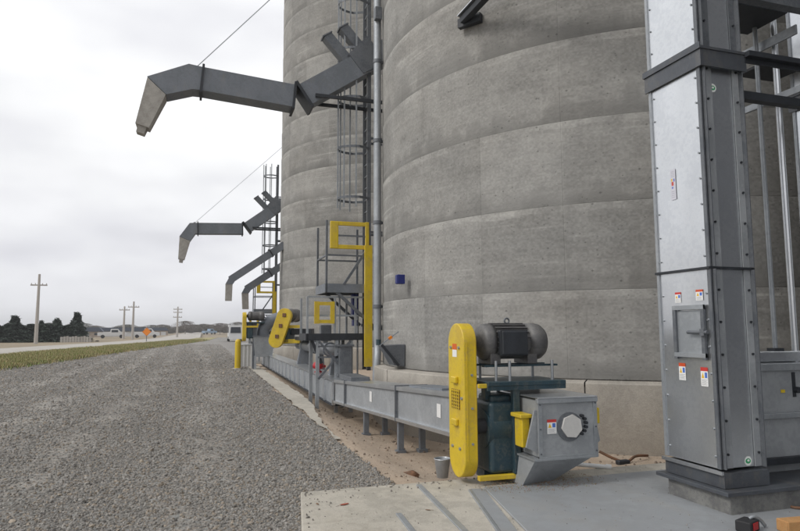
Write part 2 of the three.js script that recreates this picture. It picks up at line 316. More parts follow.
{ // grass tufts along the verge
  const pos = [], nor = [];
  for (let k = 0; k < 5; k++) { const a = k * 1.256, x = Math.cos(a) * 0.04, z = Math.sin(a) * 0.04, t = V(x * 3, 0.12, z * 3), s = V(-Math.sin(a) * 0.012, 0, Math.cos(a) * 0.012); pos.push(x + s.x, 0, z + s.z, x - s.x, 0, z - s.z, t.x, t.y, t.z); }
  const g = new THREE.BufferGeometry(); g.setAttribute('position', new THREE.Float32BufferAttribute(pos, 3)); g.computeVertexNormals();
  const N = 26000, im = new THREE.InstancedMesh(g, std({ color: 0xffffff, roughness: 0.9, side: THREE.DoubleSide }), N), m = new THREE.Matrix4(), q = new THREE.Quaternion(), c = new THREE.Color();
  for (let i = 0; i < N; i++) {
    const z = -24 - Math.pow(rnd(), 1.3) * 75, w = Math.max(3, vergeW(z)), x = yardL(z) - w + w * Math.pow(rnd(), 0.8) + 0.15 + 0.9 * Math.pow(rnd(), 5), s = rr(0.6, 1.5) * (1 + (-z - 24) * 0.008);
    q.setFromAxisAngle(V(0, 1, 0), rr(0, 6.28)); m.compose(V(x, vergeY(x, z), z), q, V(s * 1.3, s, s * 1.3)); im.setMatrixAt(i, m);
    const dry = rnd() < 0.35; c.setRGB(...(dry ? [0.36, 0.30, 0.16] : [0.20 * rr(0.75, 1.25), 0.205 * rr(0.8, 1.2), 0.07])); im.setColorAt(i, c);
  }
  im.name = 'verge_grass'; im.castShadow = im.receiveShadow = true; tag(im, 'short green and straw coloured grass on the verge', 'grass'); im.userData.kind = 'stuff'; scene.add(im);
}
// concrete slab, pit cover plate, embedded rails
{
  const sl = new THREE.Shape([[0.98, 6.32], [3.4, 6.30], [9, 6.28], [9, -3], [-0.35, -3]].map(([x, y]) => new THREE.Vector2(x, y)));
  const g = new THREE.ExtrudeGeometry(sl, { depth: 0.22, bevelEnabled: true, bevelSize: 0.012, bevelThickness: 0.012, bevelSegments: 2 });
  g.rotateX(-Math.PI / 2); g.translate(0, -0.232, 0);
  struct('concrete_slab', metric(g), M.slab);
  const pl = new THREE.Shape([[2.74, 5.86], [4.2, 5.93], [6.9, 5.93], [6.9, -2], [1.2, -2]].map(([x, y]) => new THREE.Vector2(x, y)));
  const pg = new THREE.ExtrudeGeometry(pl, { depth: 0.012, bevelEnabled: true, bevelSize: 0.004, bevelThickness: 0.004, bevelSegments: 1 });
  pg.rotateX(-Math.PI / 2); pg.translate(0, 0.003, 0);
  struct('pit_cover_plate', metric(pg), M.plate);
  struct('pit_edge_channel', barG(V(2.66, 0.004, -5.86), V(1.0, 0.004, 1), 0.13, 0.012), M.plate);
  struct('embedded_rail', barG(V(2.16, 0.004, -6.2), V(1.5, 0.004, 1), 0.055, 0.018, V(0, 1, 0), 0.004), M.galvDull);
  struct('embedded_rail', barG(V(2.57, 0.006, -5.84), V(0.9, 0.006, 1), 0.03, 0.022, V(0, 1, 0), 0.004), M.galvDull);
  struct('embedded_rail', barG(V(1.665, 0.004, -5.32), V(1.5, 0.004, -3), 0.05, 0.016, V(0, 1, 0), 0.004), M.galvDull);
  struct('concrete_apron', sheet((z) => 2.0 + 0.16 * fbm3(z * 1.1, 5, 0, 4), (z) => 2.03 + 0.44 * sst(-9.5, -16, z) + 0.16 * fbm3(z * 1.4, 8, 0, 4), -9.5, -31, 8, 180, (x, z) => GY + 0.018 + 0.006 * fbm3(x * 3, z * 3, 1, 2)), M.slab);
}

// ---------- silos ----------
function ringGeo(v0) {
  const pos = [], nor = [], uv = [], idx = [], P = 24, g = 0.0022;
  const prof = [[0, -0.016, 0.5], [0.012, -0.008, 0], [LIFT - 0.008, 0.006, 0], [LIFT, -0.002, -0.6]]; // each lift leans out a little, so its head stands proud of the next one's foot
  const ang = [], w = 2 * Math.PI / P; // [angle, depth, sideways tilt of the normal] with a V groove at every form joint
  for (let k = 0; k < P; k++) { const a = k * w; ang.push([a, -0.005, -0.3], [a + g, 0, -0.3], [a + g, 0, 0]); for (let s = 1; s < 6; s++) ang.push([a + s * w / 6, 0, 0]); ang.push([a + w - g, 0, 0], [a + w - g, 0, 0.3], [a + w, -0.005, 0.3]); }
  for (const [y, dr, ny] of prof) for (const [a, da, ti] of ang) {
    const r = SILO_R + dr + da; pos.push(r * Math.cos(a), y, r * Math.sin(a));
    const l = Math.hypot(1, ny, ti), tx = -Math.sin(a) * ti, tz = Math.cos(a) * ti; nor.push((Math.cos(a) + tx) / l, -ny / l, (Math.sin(a) + tz) / l); uv.push(a / Math.PI, (v0 + y / LIFT) / 4);
  }
  const n = ang.length;
  for (let j = 0; j < 3; j++) for (let i = 0; i < n - 1; i++) { const a = j * n + i, b = a + n; idx.push(a, b, a + 1, b, b + 1, a + 1); }
  const ge = new THREE.BufferGeometry(); ge.setAttribute('position', new THREE.Float32BufferAttribute(pos, 3)); ge.setAttribute('normal', new THREE.Float32BufferAttribute(nor, 3)); ge.setAttribute('uv', new THREE.Float32BufferAttribute(uv, 2)); ge.setIndex(idx);
  return ge;
}
const ringGeos = [0, 1, 2, 3].map(ringGeo);
const FOOT = 0.838, NR = 24;
function makeSilo(label, pos) {
  const o = thing('concrete_silo', label, 'silo', pos, 0, 'concrete grain silos');
  const fp = [[5.2, -0.6], [5.71, -0.6], [5.71, FOOT - 0.055], [5.695, FOOT - 0.03], [5.2, FOOT + 0.01]].map(([x, y]) => new THREE.Vector2(x, y));
  for (let k = 0; k < 16; k++) { // cast in bays with open joints
    const w = Math.PI / 8, fg = new THREE.LatheGeometry(fp, 10, k * w + 0.05, w - 0.0035), u = fg.attributes.uv, p = fg.attributes.position;
    for (let i = 0; i < u.count; i++) u.setXY(i, u.getX(i) * 2.24 + k * 0.77, p.getY(i));
    part('footing_bay', fg.toNonIndexed(), M.footing, o);
  }
  part('footing_core', new THREE.CylinderGeometry(5.66, 5.66, 1.2, 64, 1, true).translate(0, FOOT - 0.7, 0), M.footing, o);
  for (let k = 0; k < NR; k++) {
    const m = part('concrete_lift', ringGeos[k % 4], siloMat, o); m.position.y = FOOT + k * LIFT; m.rotation.y = ((k * 7) % 24) * Math.PI / 12;
    const s = 1 + rr(-0.0012, 0.0012); m.scale.set(s, 1, s);
  }
  part('roof', new THREE.CylinderGeometry(5.75, 5.75, 0.35, 64).translate(0, FOOT + NR * LIFT + 0.175, 0), M.footing, o);
  return o;
}
const S1 = [9.22, 0, -12.23], S2 = [9.1, 0, -30.9];
makeSilo('nearer grey concrete silo filling the middle and right behind the yellow drive', S1);
makeSilo('farther grey concrete silo seen left of the caged ladder', S2);

// ---------- ladder, cage and platforms on the far side of each silo ----------
function makeAccess(label, pos, lower) { // origin under the ladder, silo to +x, cage to -x
  const o = thing('access_ladder', label, 'ladder', pos, 0, 'caged silo ladders with platforms');
  const top = lower ? 10.6 : 17;
  for (const z of [-0.22, 0.22]) part('ladder_rail', boxG(-0.05, 0.05, 0.6, top, z - 0.012, z + 0.012), M.steel, o);
  for (let y = 0.9; y < top; y += 0.305) part('rung', pipeG(V(0, y, -0.22), V(0, y, 0.22), 0.014, 6), M.galvDull, o);
  for (let y = 1.6; y < top; y += 2.4) for (const z of [-0.22, 0.22]) part('standoff', boxG(0.02, 0.62, y - 0.03, y + 0.03, z - 0.01, z + 0.01), M.steel, o);
  const hoop = (y) => { const pts = []; for (let k = 0; k <= 14; k++) { const a = Math.PI / 2 + Math.PI * k / 14; pts.push(V(-0.28 + Math.cos(a) * 0.48, y, Math.sin(a) * 0.36)); } return [barG(V(0, y, 0.23), V(-0.28, y, 0.36), 0.012, 0.06), barG(V(0, y, -0.23), V(-0.28, y, -0.36), 0.012, 0.06), ...pts.slice(1).map((q, i) => barG(pts[i], q, 0.012, 0.06))]; };
  for (let y = 4.85; y < top; y += 1.28) part('cage_hoop', hoop(y), M.steel, o);
  for (const a of [100, 140, 180, 220, 260]) { const x = -0.28 + Math.cos(a * Math.PI / 180) * 0.47, z = Math.sin(a * Math.PI / 180) * 0.35; part('cage_bar', boxG(x - 0.02, x + 0.02, 4.6, top, z - 0.006, z + 0.006), M.galvDull, o); }
  // upper platform
  const fl = 2.55;
  part('platform_floor', [boxG(-1.14, -0.06, fl, fl + 0.04, -0.62, 0.62), boxG(-1.14, -0.06, fl - 0.09, fl + 0.12, 0.58, 0.63), boxG(-1.14, -0.06, fl - 0.09, fl + 0.12, -0.63, -0.58), boxG(-1.17, -1.12, fl - 0.09, fl + 0.12, -0.63, 0.63)], M.slate, o);
  for (const [x, z] of [[-1.13, 0.6], [-1.13, -0.6], [-0.1, 0.6], [-0.1, -0.6]]) part('post', boxG(x - 0.025, x + 0.025, fl, 4.18, z - 0.025, z + 0.025), M.steel, o);
  for (const z of [0.6, -0.6]) for (const y of [3.35]) part('guard_rail', boxG(-1.12, -0.1, y - 0.02, y + 0.02, z - 0.02, z + 0.02), M.steel, o);
  part('guard_rail', boxG(-1.145, -1.11, 3.33, 3.37, -0.6, 0.6), M.steel, o);
  const gate = part('safety_gate', [boxG(-1.02, -0.12, 4.06, 4.16, 0.61, 0.66, 0.012), boxG(-1.02, -0.12, 3.50, 3.60, 0.61, 0.66, 0.012), boxG(-1.06, -0.86, 3.50, 4.16, 0.60, 0.67, 0.02), boxG(-0.2, -0.11, 3.49, 4.17, 0.605, 0.665, 0.012)], M.yellow, o);
  part('gate_bar', boxG(-0.87, -0.19, 3.80, 3.84, 0.62, 0.65), M.steel, gate);
  part('brace', barG(V(-0.16, 3.5, 0.62), V(-0.72, fl + 0.1, 0.62), 0.05, 0.06), M.steel, o);
  for (const z of [0.58, -0.58]) part('bracket', barG(V(-0.9, fl - 0.06, z), V(-0.02, fl - 0.85, z), 0.06, 0.07), M.steel, o);
  for (const z of [0.45, -0.45]) part('bracket', barG(V(-0.02, fl - 0.85, z), V(0.6, fl - 0.95, z), 0.06, 0.07), M.steel, o);
  // yellow channel guarding the ladder foot
  part('ladder_shield', [boxG(-0.225, -0.045, 0.72, 3.60, 0.70, 0.725), boxG(-0.225, -0.20, 0.72, 3.60, 0.64, 0.699), boxG(-0.07, -0.045, 0.72, 3.60, 0.64, 0.699)], M.yellow, o);
  // lower platform
  const lf = 1.42;
  part('lower_floor', [boxG(-1.55, -0.1, lf, lf + 0.04, -0.5, 0.5), boxG(-1.55, -0.1, lf - 0.08, lf + 0.08, 0.48, 0.52), boxG(-1.59, -1.54, lf - 0.08, lf + 0.08, -0.52, 0.52)], M.dark, o);
  for (const [x, z] of [[-1.55, 0.49], [-0.9, 0.49], [-0.4, 0.49], [-1.55, -0.49], [-0.4, -0.49]]) part('post', boxG(x - 0.025, x + 0.025, lf, lf + 0.95, z - 0.022, z + 0.022), M.galvDull, o);
  for (const y of [0.5, 0.94]) part('guard_rail', boxG(-1.55, -0.1, lf + y - 0.022, lf + y + 0.022, 0.47, 0.51), M.galvDull, o);
  part('safety_gate', [boxG(-1.38, -0.94, lf + 0.74, lf + 0.82, 0.52, 0.56), boxG(-1.38, -0.94, lf + 0.32, lf + 0.4, 0.52, 0.56), boxG(-1.40, -1.28, lf + 0.31, lf + 0.83, 0.515, 0.565), boxG(-1.02, -0.92, lf + 0.31, lf + 0.83, 0.515, 0.565)], M.yellow, o);
  for (const [x, z] of [[-1.3, 0.46], [-0.5, 0.46], [-0.85, 0.46], [-1.3, -0.46], [-0.5, -0.46]]) part('leg', boxG(x - 0.04, x + 0.04, GY - 0.3, lf - 0.02, z - 0.04, z + 0.04), M.galvDull, o);
  for (const y of [0.95, 1.2]) part('leg_tie', boxG(-1.3, -0.5, y - 0.02, y + 0.02, 0.5, 0.52), M.steel, o);
  for (const [x, y0] of [[-0.75, 0.3], [-0.3, 0.5], [0.16, 0.2]]) part('conduit', pipeG(V(x, y0, 0.3), V(x, 2.4, 0.3), 0.022, 8), M.galvDull, o);
  part('leg_brace', barG(V(-1.28, 0.45, 0.5), V(-0.52, lf - 0.1, 0.5), 0.04, 0.05), M.steel, o);
  part('leg_brace', barG(V(-0.52, 0.45, 0.53), V(-1.28, lf - 0.1, 0.53), 0.04, 0.05), M.steel, o);
  part('leg_brace', barG(V(-1.45, lf - 0.05, 0.45), V(-1.2, 0.8, 0.45), 0.06, 0.07), M.dark, o);
  return o;
}
const A1 = [3.88, 0, -15.0], A2 = [3.72, 0, -34.0];
makeAccess('tall caged access ladder with yellow gates between the two silos', A1, false);
makeAccess('distant caged access ladder with yellow gate past the farther silo', A2, true);

// grey downpipe at the near silo's left edge
{
  const o = thing('downpipe', 'thick light grey vertical pipe running up the left edge of nearer silo', 'pipe', [3.715, 0, -13.4]);
  part('pipe', pipeG(V(0, 1.35, 0), V(0, 26, 0), 0.085, 18), M.galvDull, o);
  part('lower_bend', tubeG([V(0, 1.4, 0), V(0, 1.2, 0.02), V(-0.03, 0.95, 0.1), V(-0.06, 0.6, 0.12), V(-0.06, 0.3, 0.12)], 0.082, 24, 14), M.galvDull, o);
  for (let y = 2.1; y < 24; y += 1.9) { part('clamp', [pipeG(V(0, y - 0.04, 0), V(0, y + 0.04, 0), 0.1, 18), boxG(0.0, 0.3, y - 0.03, y + 0.03, -0.02, 0.02)], M.steel, o); }
  part('junction_box', boxG(-0.1, 0.06, 8.75, 9.05, 0.06, 0.2, 0.01), M.steel, o);
  part('thin_conduit', pipeG(V(0.17, 0.3, 0.1), V(0.17, 26, 0.1), 0.025, 8), M.dark, o);
}

// ---------- load-out spouts ----------
const ringPts = (c, dir, up, w, h) => { const s = new THREE.Vector3().crossVectors(dir, up).normalize().multiplyScalar(w / 2), u = up.clone().multiplyScalar(h / 2); return [c.clone().sub(s).sub(u), c.clone().add(s).sub(u), c.clone().add(s).add(u), c.clone().sub(s).add(u)]; };
function ductG(a, b, w, h, w2 = w, h2 = h) { const d = b.clone().sub(a).normalize(), side = V(0, 0, 1), up = new THREE.Vector3().crossVectors(side, d).normalize(); if (up.y < 0 && Math.abs(up.y) > 0.05) up.negate(); return hexaG(ringPts(a, d, up, w, h), ringPts(b, d, up, w2, h2)); }
function makeSpout(label, pos, P) { // everything in the plane z = 0 of the group, points [x, y]
  const o = thing('loading_spout', label, 'spout', pos, 0, 'long folding load-out spouts');
  const v = ([x, y]) => V(x, y, 0), W = 0.5;
  const U0 = v(P.wall), J = v(P.joint), E = v(P.elbow), F = v(P.fold), T = v(P.tip), d1 = J.clone().sub(U0).normalize(), d2 = E.clone().sub(J).normalize();
  part('upper_chute', ductG(U0, J.clone().addScaledVector(d1, -0.12), W, 0.56), M.slate, o);
  const n1 = V(-d1.y, d1.x, 0); if (n1.y < 0) n1.negate();
  part('inlet_body', ductG(U0.clone().addScaledVector(d1, 0.3).addScaledVector(n1, 0.12), U0.clone().addScaledVector(d1, 1.0).addScaledVector(n1, 0.06), 0.58, 0.8, 0.54, 0.6), M.steel, o);
  for (const s of [0.55, 1.05]) { const a = U0.clone().addScaledVector(d1, s).addScaledVector(n1, 0.2), b = a.clone().addScaledVector(n1, 0.85).addScaledVector(d1, 0.12); part('counterweight_arm', [ductG(a, b, 0.26, 0.24), ductG(b, b.clone().addScaledVector(n1, 0.03), 0.3, 0.28)], M.steel, o); }
  const c0 = J.clone().addScaledVector(d1, -0.14); part('joint_collar', [ductG(c0, c0.clone().addScaledVector(d1, 0.07), W + 0.14, 0.72)], M.dark, o);
  part('hinge_bracket', ductG(c0.clone().addScaledVector(n1, 0.2), J.clone().addScaledVector(d2, 0.1).add(V(0, 0.28, 0)), 0.42, 0.14), M.dark, o);
  const a1 = J.clone().addScaledVector(d2, 0.12);
  part('joint_collar', [ductG(a1, a1.clone().addScaledVector(d2, 0.06), W + 0.12, 0.68)], M.dark, o);
  const mid = E.clone().addScaledVector(d2, -0.28);
  part('spout_arm', ductG(a1.clone().addScaledVector(d2, 0.06), mid, W, 0.56), M.slate, o);
  part('flange', ductG(mid, mid.clone().addScaledVector(d2, 0.05), W + 0.1, 0.68), M.dark, o);
  // mitred elbow: shared section at E
  const d3 = F.clone().sub(E).normalize(), d4 = T.clone().sub(F).normalize();
  const upOf = (d) => { const u = new THREE.Vector3().crossVectors(V(0, 0, 1), d).normalize(); if (u.dot(V(-0.5, 0.8, 0)) < 0) u.negate(); return u; };
  const sec = (c, d, w, h) => ringPts(c, d, upOf(d), w, h);
  const bis = d2.clone().add(d3).normalize(), bis2 = d3.clone().add(d4).normalize();
  part('elbow', [hexaG(sec(mid.clone().addScaledVector(d2, 0.05), d2, W, 0.56), sec(E, bis, W, 0.6)), hexaG(sec(E, bis, W, 0.6), sec(F, bis2, W, 0.56))], M.slate, o);
  part('sock', hexaG(sec(F.clone().addScaledVector(d4, 0.01), bis2, W - 0.02, 0.54), sec(T, d4, 0.36, 0.30)), M.canvas, o);
  part('sock_lip', hexaG(sec(T.clone().addScaledVector(d4, -0.06), d4, 0.3, 0.2), sec(T.clone().addScaledVector(d4, 0.16), d4, 0.24, 0.17)), M.canvas, o);
  const ca = E.clone().add(V(0.08, 0.3, 0)); part('hoist_cable', pipeG(ca, V(ca.x + P.cable[0], ca.y + P.cable[1], 0), 0.011, 6), M.galvDull, o);
  part('cable_lug', boxG(ca.x - 0.04, ca.x + 0.04, ca.y - 0.1, ca.y + 0.05, -0.02, 0.02), M.dark, o);
  for (const s of [-0.3, 0.3]) part('support_beam', boxG(P.joint[0] + 0.35, P.wall[0] + 0.5, P.joint[1] + 0.02, P.joint[1] + 0.1, s - 0.03, s + 0.03), M.dark, o);
  return o;
}
makeSpout('big folding grey loading spout reaching left from the near caged ladder', [0, 0, -14.85], { wall: [4.35, 8.75], joint: [2.12, 7.22], elbow: [-0.42, 7.42], fold: [-1.14, 7.12], tip: [-1.42, 6.18], cable: [5.4, 6.3] });
makeSpout('distant folding grey loading spout held level by a cable past farther silo', [0, 0, -33.2], { wall: [4.1, 8.45], joint: [2.0, 6.85], elbow: [-0.62, 6.75], fold: [-0.98, 6.2], tip: [-1.12, 5.15], cable: [6.5, 6.5] });
function makeDownspout(label, z, a, b, c) {
  const o = thing('discharge_spout', label, 'spout', [0, 0, z], 0, 'slanted discharge spouts on the farther silo');
  part('slanted_duct', ductG(V(a[0], a[1], 0), V(b[0], b[1], 0), 0.34, 0.34), M.slate, o);
  part('elbow', hexaG(ringPts(V(b[0] + 0.09, b[1] + 0.06, 0), V(-0.8, -0.6, 0), V(-0.6, 0.8, 0), 0.35, 0.36), ringPts(V(b[0] - 0.06, b[1] - 0.22, 0), V(0, -1, 0), V(-1, 0, 0), 0.35, 0.34)), M.slate, o);
  part('sock', hexaG(ringPts(V(b[0] - 0.06, b[1] - 0.22, 0), V(0, -1, 0), V(-1, 0, 0), 0.32, 0.32), ringPts(V(c[0], c[1], 0), V(0, -1, 0), V(-1, 0, 0), 0.3, 0.3)), M.canvas, o);
  part('flange', ductG(V(a[0] - 0.62, a[1] - 0.42, 0), V(a[0] - 0.66, a[1] - 0.447, 0), 0.42, 0.42), M.dark, o);
}
makeDownspout('upper of two short slanted discharge spouts on the farther silo', -30.4, [3.7, 5.72], [1.2, 3.95], [1.13, 2.95]);
makeDownspout('lower of two short slanted discharge spouts above the far yellow gate', -31.6, [3.8, 4.85], [2.02, 3.6], [2.0, 2.6]);

// ---------- near drag conveyor ----------
{
  const o = thing('drag_conveyor', 'long grey enclosed conveyor on legs running to the yellow drive', 'conveyor');
  const z0 = -13.3, z1 = -6.3, W = 0.45, x0 = 2.75, slope = 0.48 / 7.7;
  const C = (z) => ({ x: x0 + (z - z0) * slope, b: 0.05 + (z - z0) * 0.0335, h: 0.46 + (z - z0) * 0.012 });
  const span = (za, zb, xa, xb, ya, yb) => { const p = C(za), q = C(zb), f = (c, z, x, y) => V(c.x + x, c.b + (y[1] ? c.h : 0) + y[0], z); return hexaG([f(p, za, xa, ya), f(p, za, xb, ya), f(q, zb, xb, ya), f(q, zb, xa, ya)], [f(p, za, xa, yb), f(p, za, xb, yb), f(q, zb, xb, yb), f(q, zb, xa, yb)]); };
  const cuts = [-13.3, -12.45, -9.55, -6.3];
  for (let k = 0; k < 3; k++) {
    const a = cuts[k] + 0.012, b = cuts[k + 1] - 0.012;
    part('side_panel', span(a, b, 0, 0.012, [0.03, 0], [-0.02, 1]), M.trough, o);
    part('side_panel', span(a, b, W - 0.012, W, [0.03, 0], [-0.02, 1]), M.trough, o);
    part('floor_panel', span(a, b, 0.012, W - 0.012, [0.0, 0], [0.012, 0]), M.trough, o);
    part('bottom_rail', [span(a, b, -0.045, 0.02, [0.005, 0], [0.03, 0]), span(a, b, -0.045, -0.037, [-0.02, 0], [0.004, 0])], M.galv, o);
    part('cover_plate', [span(a, b, -0.035, W + 0.035, [0, 1], [0.012, 1]), span(a, b, -0.037, -0.028, [-0.05, 1], [0.0, 1])], M.galv, o);
    if (k < 2) { const c = cuts[k + 1]; part('joint_flange', [span(c - 0.012, c + 0.012, -0.05, W + 0.05, [-0.03, 0], [0.03, 1])], M.steel, o); }
  }
  for (const [z, x] of [[-11.3, 0.0], [-11.3, W - 0.09], [-9.55, 0.0], [-9.55, W - 0.09]]) { const c = C(z); part('leg', [boxG(c.x + x, c.x + x + 0.09, -0.45, c.b + 0.01, z - 0.04, z + 0.04), boxG(c.x + x - 0.03, c.x + x + 0.12, dirtY(c.x, z) - 0.03, dirtY(c.x, z) + 0.03, z - 0.07, z + 0.07)], M.slate, o); }
  for (const z of [-10.9, -8.0]) { const c = C(z); part('label_plate', boxG(c.x - 0.004, c.x, c.b + 0.18, c.b + 0.36, z - 0.08, z + 0.08), M.white, o); }
  { const c = C(-8.6); part('grate_cover', span(-9.2, -8.0, 0.05, W - 0.02, [0.014, 1], [0.04, 1]), M.slate, o); }
  { const c = C(-12.6); part('inspection_box', boxG(c.x + 0.02, c.x + W - 0.04, c.b + c.h + 0.012, c.b + c.h + 0.11, -13.2, -12.1, 0.01), M.steel, o); }
  // head box and discharge chute
  const hx0 = 3.23, hx1 = 3.87, hz0 = -6.3, hz1 = -5.6, hy0 = 0.315, hy1 = 0.88;
  const hb = part('head_box', [boxG(hx0, hx1, hy0, hy1, hz0, hz1, 0.012)], M.trough, o);
  part('box_rim', [boxG(hx0 - 0.03, hx1 + 0.03, hy1 - 0.03, hy1 + 0.018, hz1 - 0.02, hz1 + 0.025, 0.006), boxG(hx0 - 0.02, hx0 + 0.022, hy0, hy1 - 0.03, hz1, hz1 + 0.016), boxG(hx1 - 0.022, hx1 + 0.02, hy0, hy1 - 0.03, hz1, hz1 + 0.016), boxG(hx0 - 0.02, hx1 + 0.02, hy0 - 0.02, hy0 + 0.02, hz1, hz1 + 0.02)], M.galvDull, hb);
  part('side_wing', hexaG([V(hx1, hy0 + 0.02, hz1 - 0.25), V(hx1 + 0.02, hy0 + 0.02, hz1 - 0.25), V(hx1 + 0.02, hy0 + 0.02, hz1), V(hx1, hy0 + 0.02, hz1)], [V(hx1, hy1 - 0.12, hz1 - 0.25), V(hx1 + 0.015, hy1 - 0.12, hz1 - 0.25), V(hx1 + 0.015, hy1 - 0.12, hz1), V(hx1, hy1 - 0.12, hz1)]), M.trough, hb);
  part('side_wing', extG([[0, 0.36], [0.10, 0.44], [0.03, 0.78], [0, 0.78]], 0.02).translate(hx1 + 0.001, 0, hz1 - 0.08), M.trough, hb);
  part('side_wing', extG([[0, 0.36], [-0.13, 0.42], [-0.03, 0.78], [0, 0.78]], 0.02).translate(hx0 - 0.001, 0, hz1 - 0.06), M.trough, hb);
  part('lid', [boxG(hx0 - 0.03, hx1 + 0.02, hy1 + 0.018, hy1 + 0.032, hz0 - 0.1, hz1 + 0.03, 0.004)], M.galv, hb);
  part('rounded_cover', (() => { const g = new THREE.CylinderGeometry(0.1, 0.1, 0.56, 20, 1, false, 0, Math.PI); g.rotateZ(Math.PI / 2); g.rotateX(-Math.PI / 2); return metric(g).translate(3.5, hy1 + 0.02, hz0 - 0.22); })(), M.galv, hb);
  const disc = part('bearing_cover', (() => { const g = new THREE.CylinderGeometry(0.118, 0.118, 0.03, 7); g.rotateX(Math.PI / 2); g.rotateZ(0.35); return g.translate(3.585, 0.615, hz1 + 0.02); })(), M.palePlate, o);
  part('bearing_plate', (() => { const g = new THREE.CylinderGeometry(0.145, 0.145, 0.012, 24); g.rotateX(Math.PI / 2); return g.translate(3.57, 0.61, hz1 + 0.007); })(), M.steel, o);
  for (let k = 0; k < 6; k++) { const a = -1.0 + k * 0.38; part('bolt', pipeG(V(3.63 + 0.12 * Math.cos(a), 0.63 + 0.11 * Math.sin(a), hz1), V(3.63 + 0.12 * Math.cos(a), 0.63 + 0.11 * Math.sin(a), hz1 + 0.045), 0.016, 6), M.dark, o); }
  const t0 = hy0 - 0.02, ch = part('discharge_chute', hexaG([V(3.13, 0.012, -6.1), V(3.53, 0.012, -6.1), V(3.53, 0.012, -5.9), V(3.13, 0.012, -5.8)], [V(hx0 - 0.06, t0, -6.25), V(hx1 - 0.04, t0, -6.25), V(hx1 - 0.04, t0, hz1), V(hx0 - 0.06, t0, hz1)]), M.trough, o);
  part('chute_flange', boxG(hx0 - 0.08, hx1 + 0.0, t0, t0 + 0.018, -6.28, hz1 + 0.03), M.galvDull, ch);
  part('warning_label', stickerMesh(0.105, 0.14, 1).translate(3.365, 0.62, hz1 + 0.006), stickerMat(1), o);
  for (const y of [0.86, 0.62, 0.38]) for (const x of [hx0, hx1]) part('bolt', pipeG(V(x, y - 0.02, hz1 + 0.016), V(x, y - 0.02, hz1 + 0.026), 0.009, 6), M.steel, o);
  // yellow shaft guard on each side of the head
  part('shaft_guard', [boxG(3.11, 3.20, 0.40, 0.70, -5.90, -5.74, 0.012), boxG(3.08, 3.215, 0.695, 0.735, -5.93, -5.71, 0.01)], M.yellow, o);
  part('shaft_guard', boxG(3.90, 3.95, 0.62, 0.78, -5.75, -5.62, 0.012), M.yellow, o);
}
function stickerMesh(w, h) { return new THREE.PlaneGeometry(w, h); }
function stickerMat(kind) {
  stickerMat.c ??= {}; if (stickerMat.c[kind]) return stickerMat.c[kind];
  const cv = document.createElement('canvas'); cv.width = 96; cv.height = 128; const x = cv.getContext('2d');
  x.fillStyle = '#e4e4e2'; x.fillRect(0, 0, 96, 128);
  if (kind === 2) { // round green mark
    x.fillStyle = '#e8ebe6'; x.fillRect(0, 0, 96, 128); x.fillStyle = '#2f9a62'; x.beginPath(); x.arc(48, 64, 34, 0, 7); x.fill(); x.fillStyle = '#e8ebe6'; x.beginPath(); x.arc(52, 58, 16, 0, 7); x.fill();
  } else if (kind === 4) { // pale strip with a few small colour marks
    x.fillStyle = '#c9c9d2'; x.fillRect(0, 0, 96, 128); x.fillStyle = '#c0504a'; x.fillRect(20, 52, 40, 16); x.fillStyle = '#d8b24a'; x.fillRect(14, 38, 26, 12); x.fillStyle = '#7884c0'; x.fillRect(52, 40, 30, 12); x.fillRect(22, 72, 30, 9); x.fillStyle = '#a2a2ac'; for (let k = 0; k < 4; k++) { x.fillRect(16, 8 + k * 7, 62, 2); x.fillRect(16, 92 + k * 8, 60, 2); }
  } else if (kind === 3) { // orange on white
    x.fillStyle = '#d2601a'; x.fillRect(0, 0, 96, 58);
  } else {
    x.fillStyle = kind === 0 ? '#c8502a' : '#c23a34'; x.fillRect(0, 0, 96, 26);
    x.fillStyle = '#e2b21e'; x.beginPath(); x.moveTo(10, 74); x.lineTo(46, 74); x.lineTo(28, 34); x.fill();
    x.fillStyle = '#4a6fc0'; x.fillRect(54, 34, 32, 38);
    x.fillStyle = '#9a9a9c'; for (let k = 0; k < 5; k++) x.fillRect(10, 84 + k * 8, 76 - (k % 2) * 14, 3);
  }
  const t = new THREE.CanvasTexture(cv); t.colorSpace = THREE.SRGBColorSpace;
  return stickerMat.c[kind] = std({ map: t, roughness: 0.5 });
}

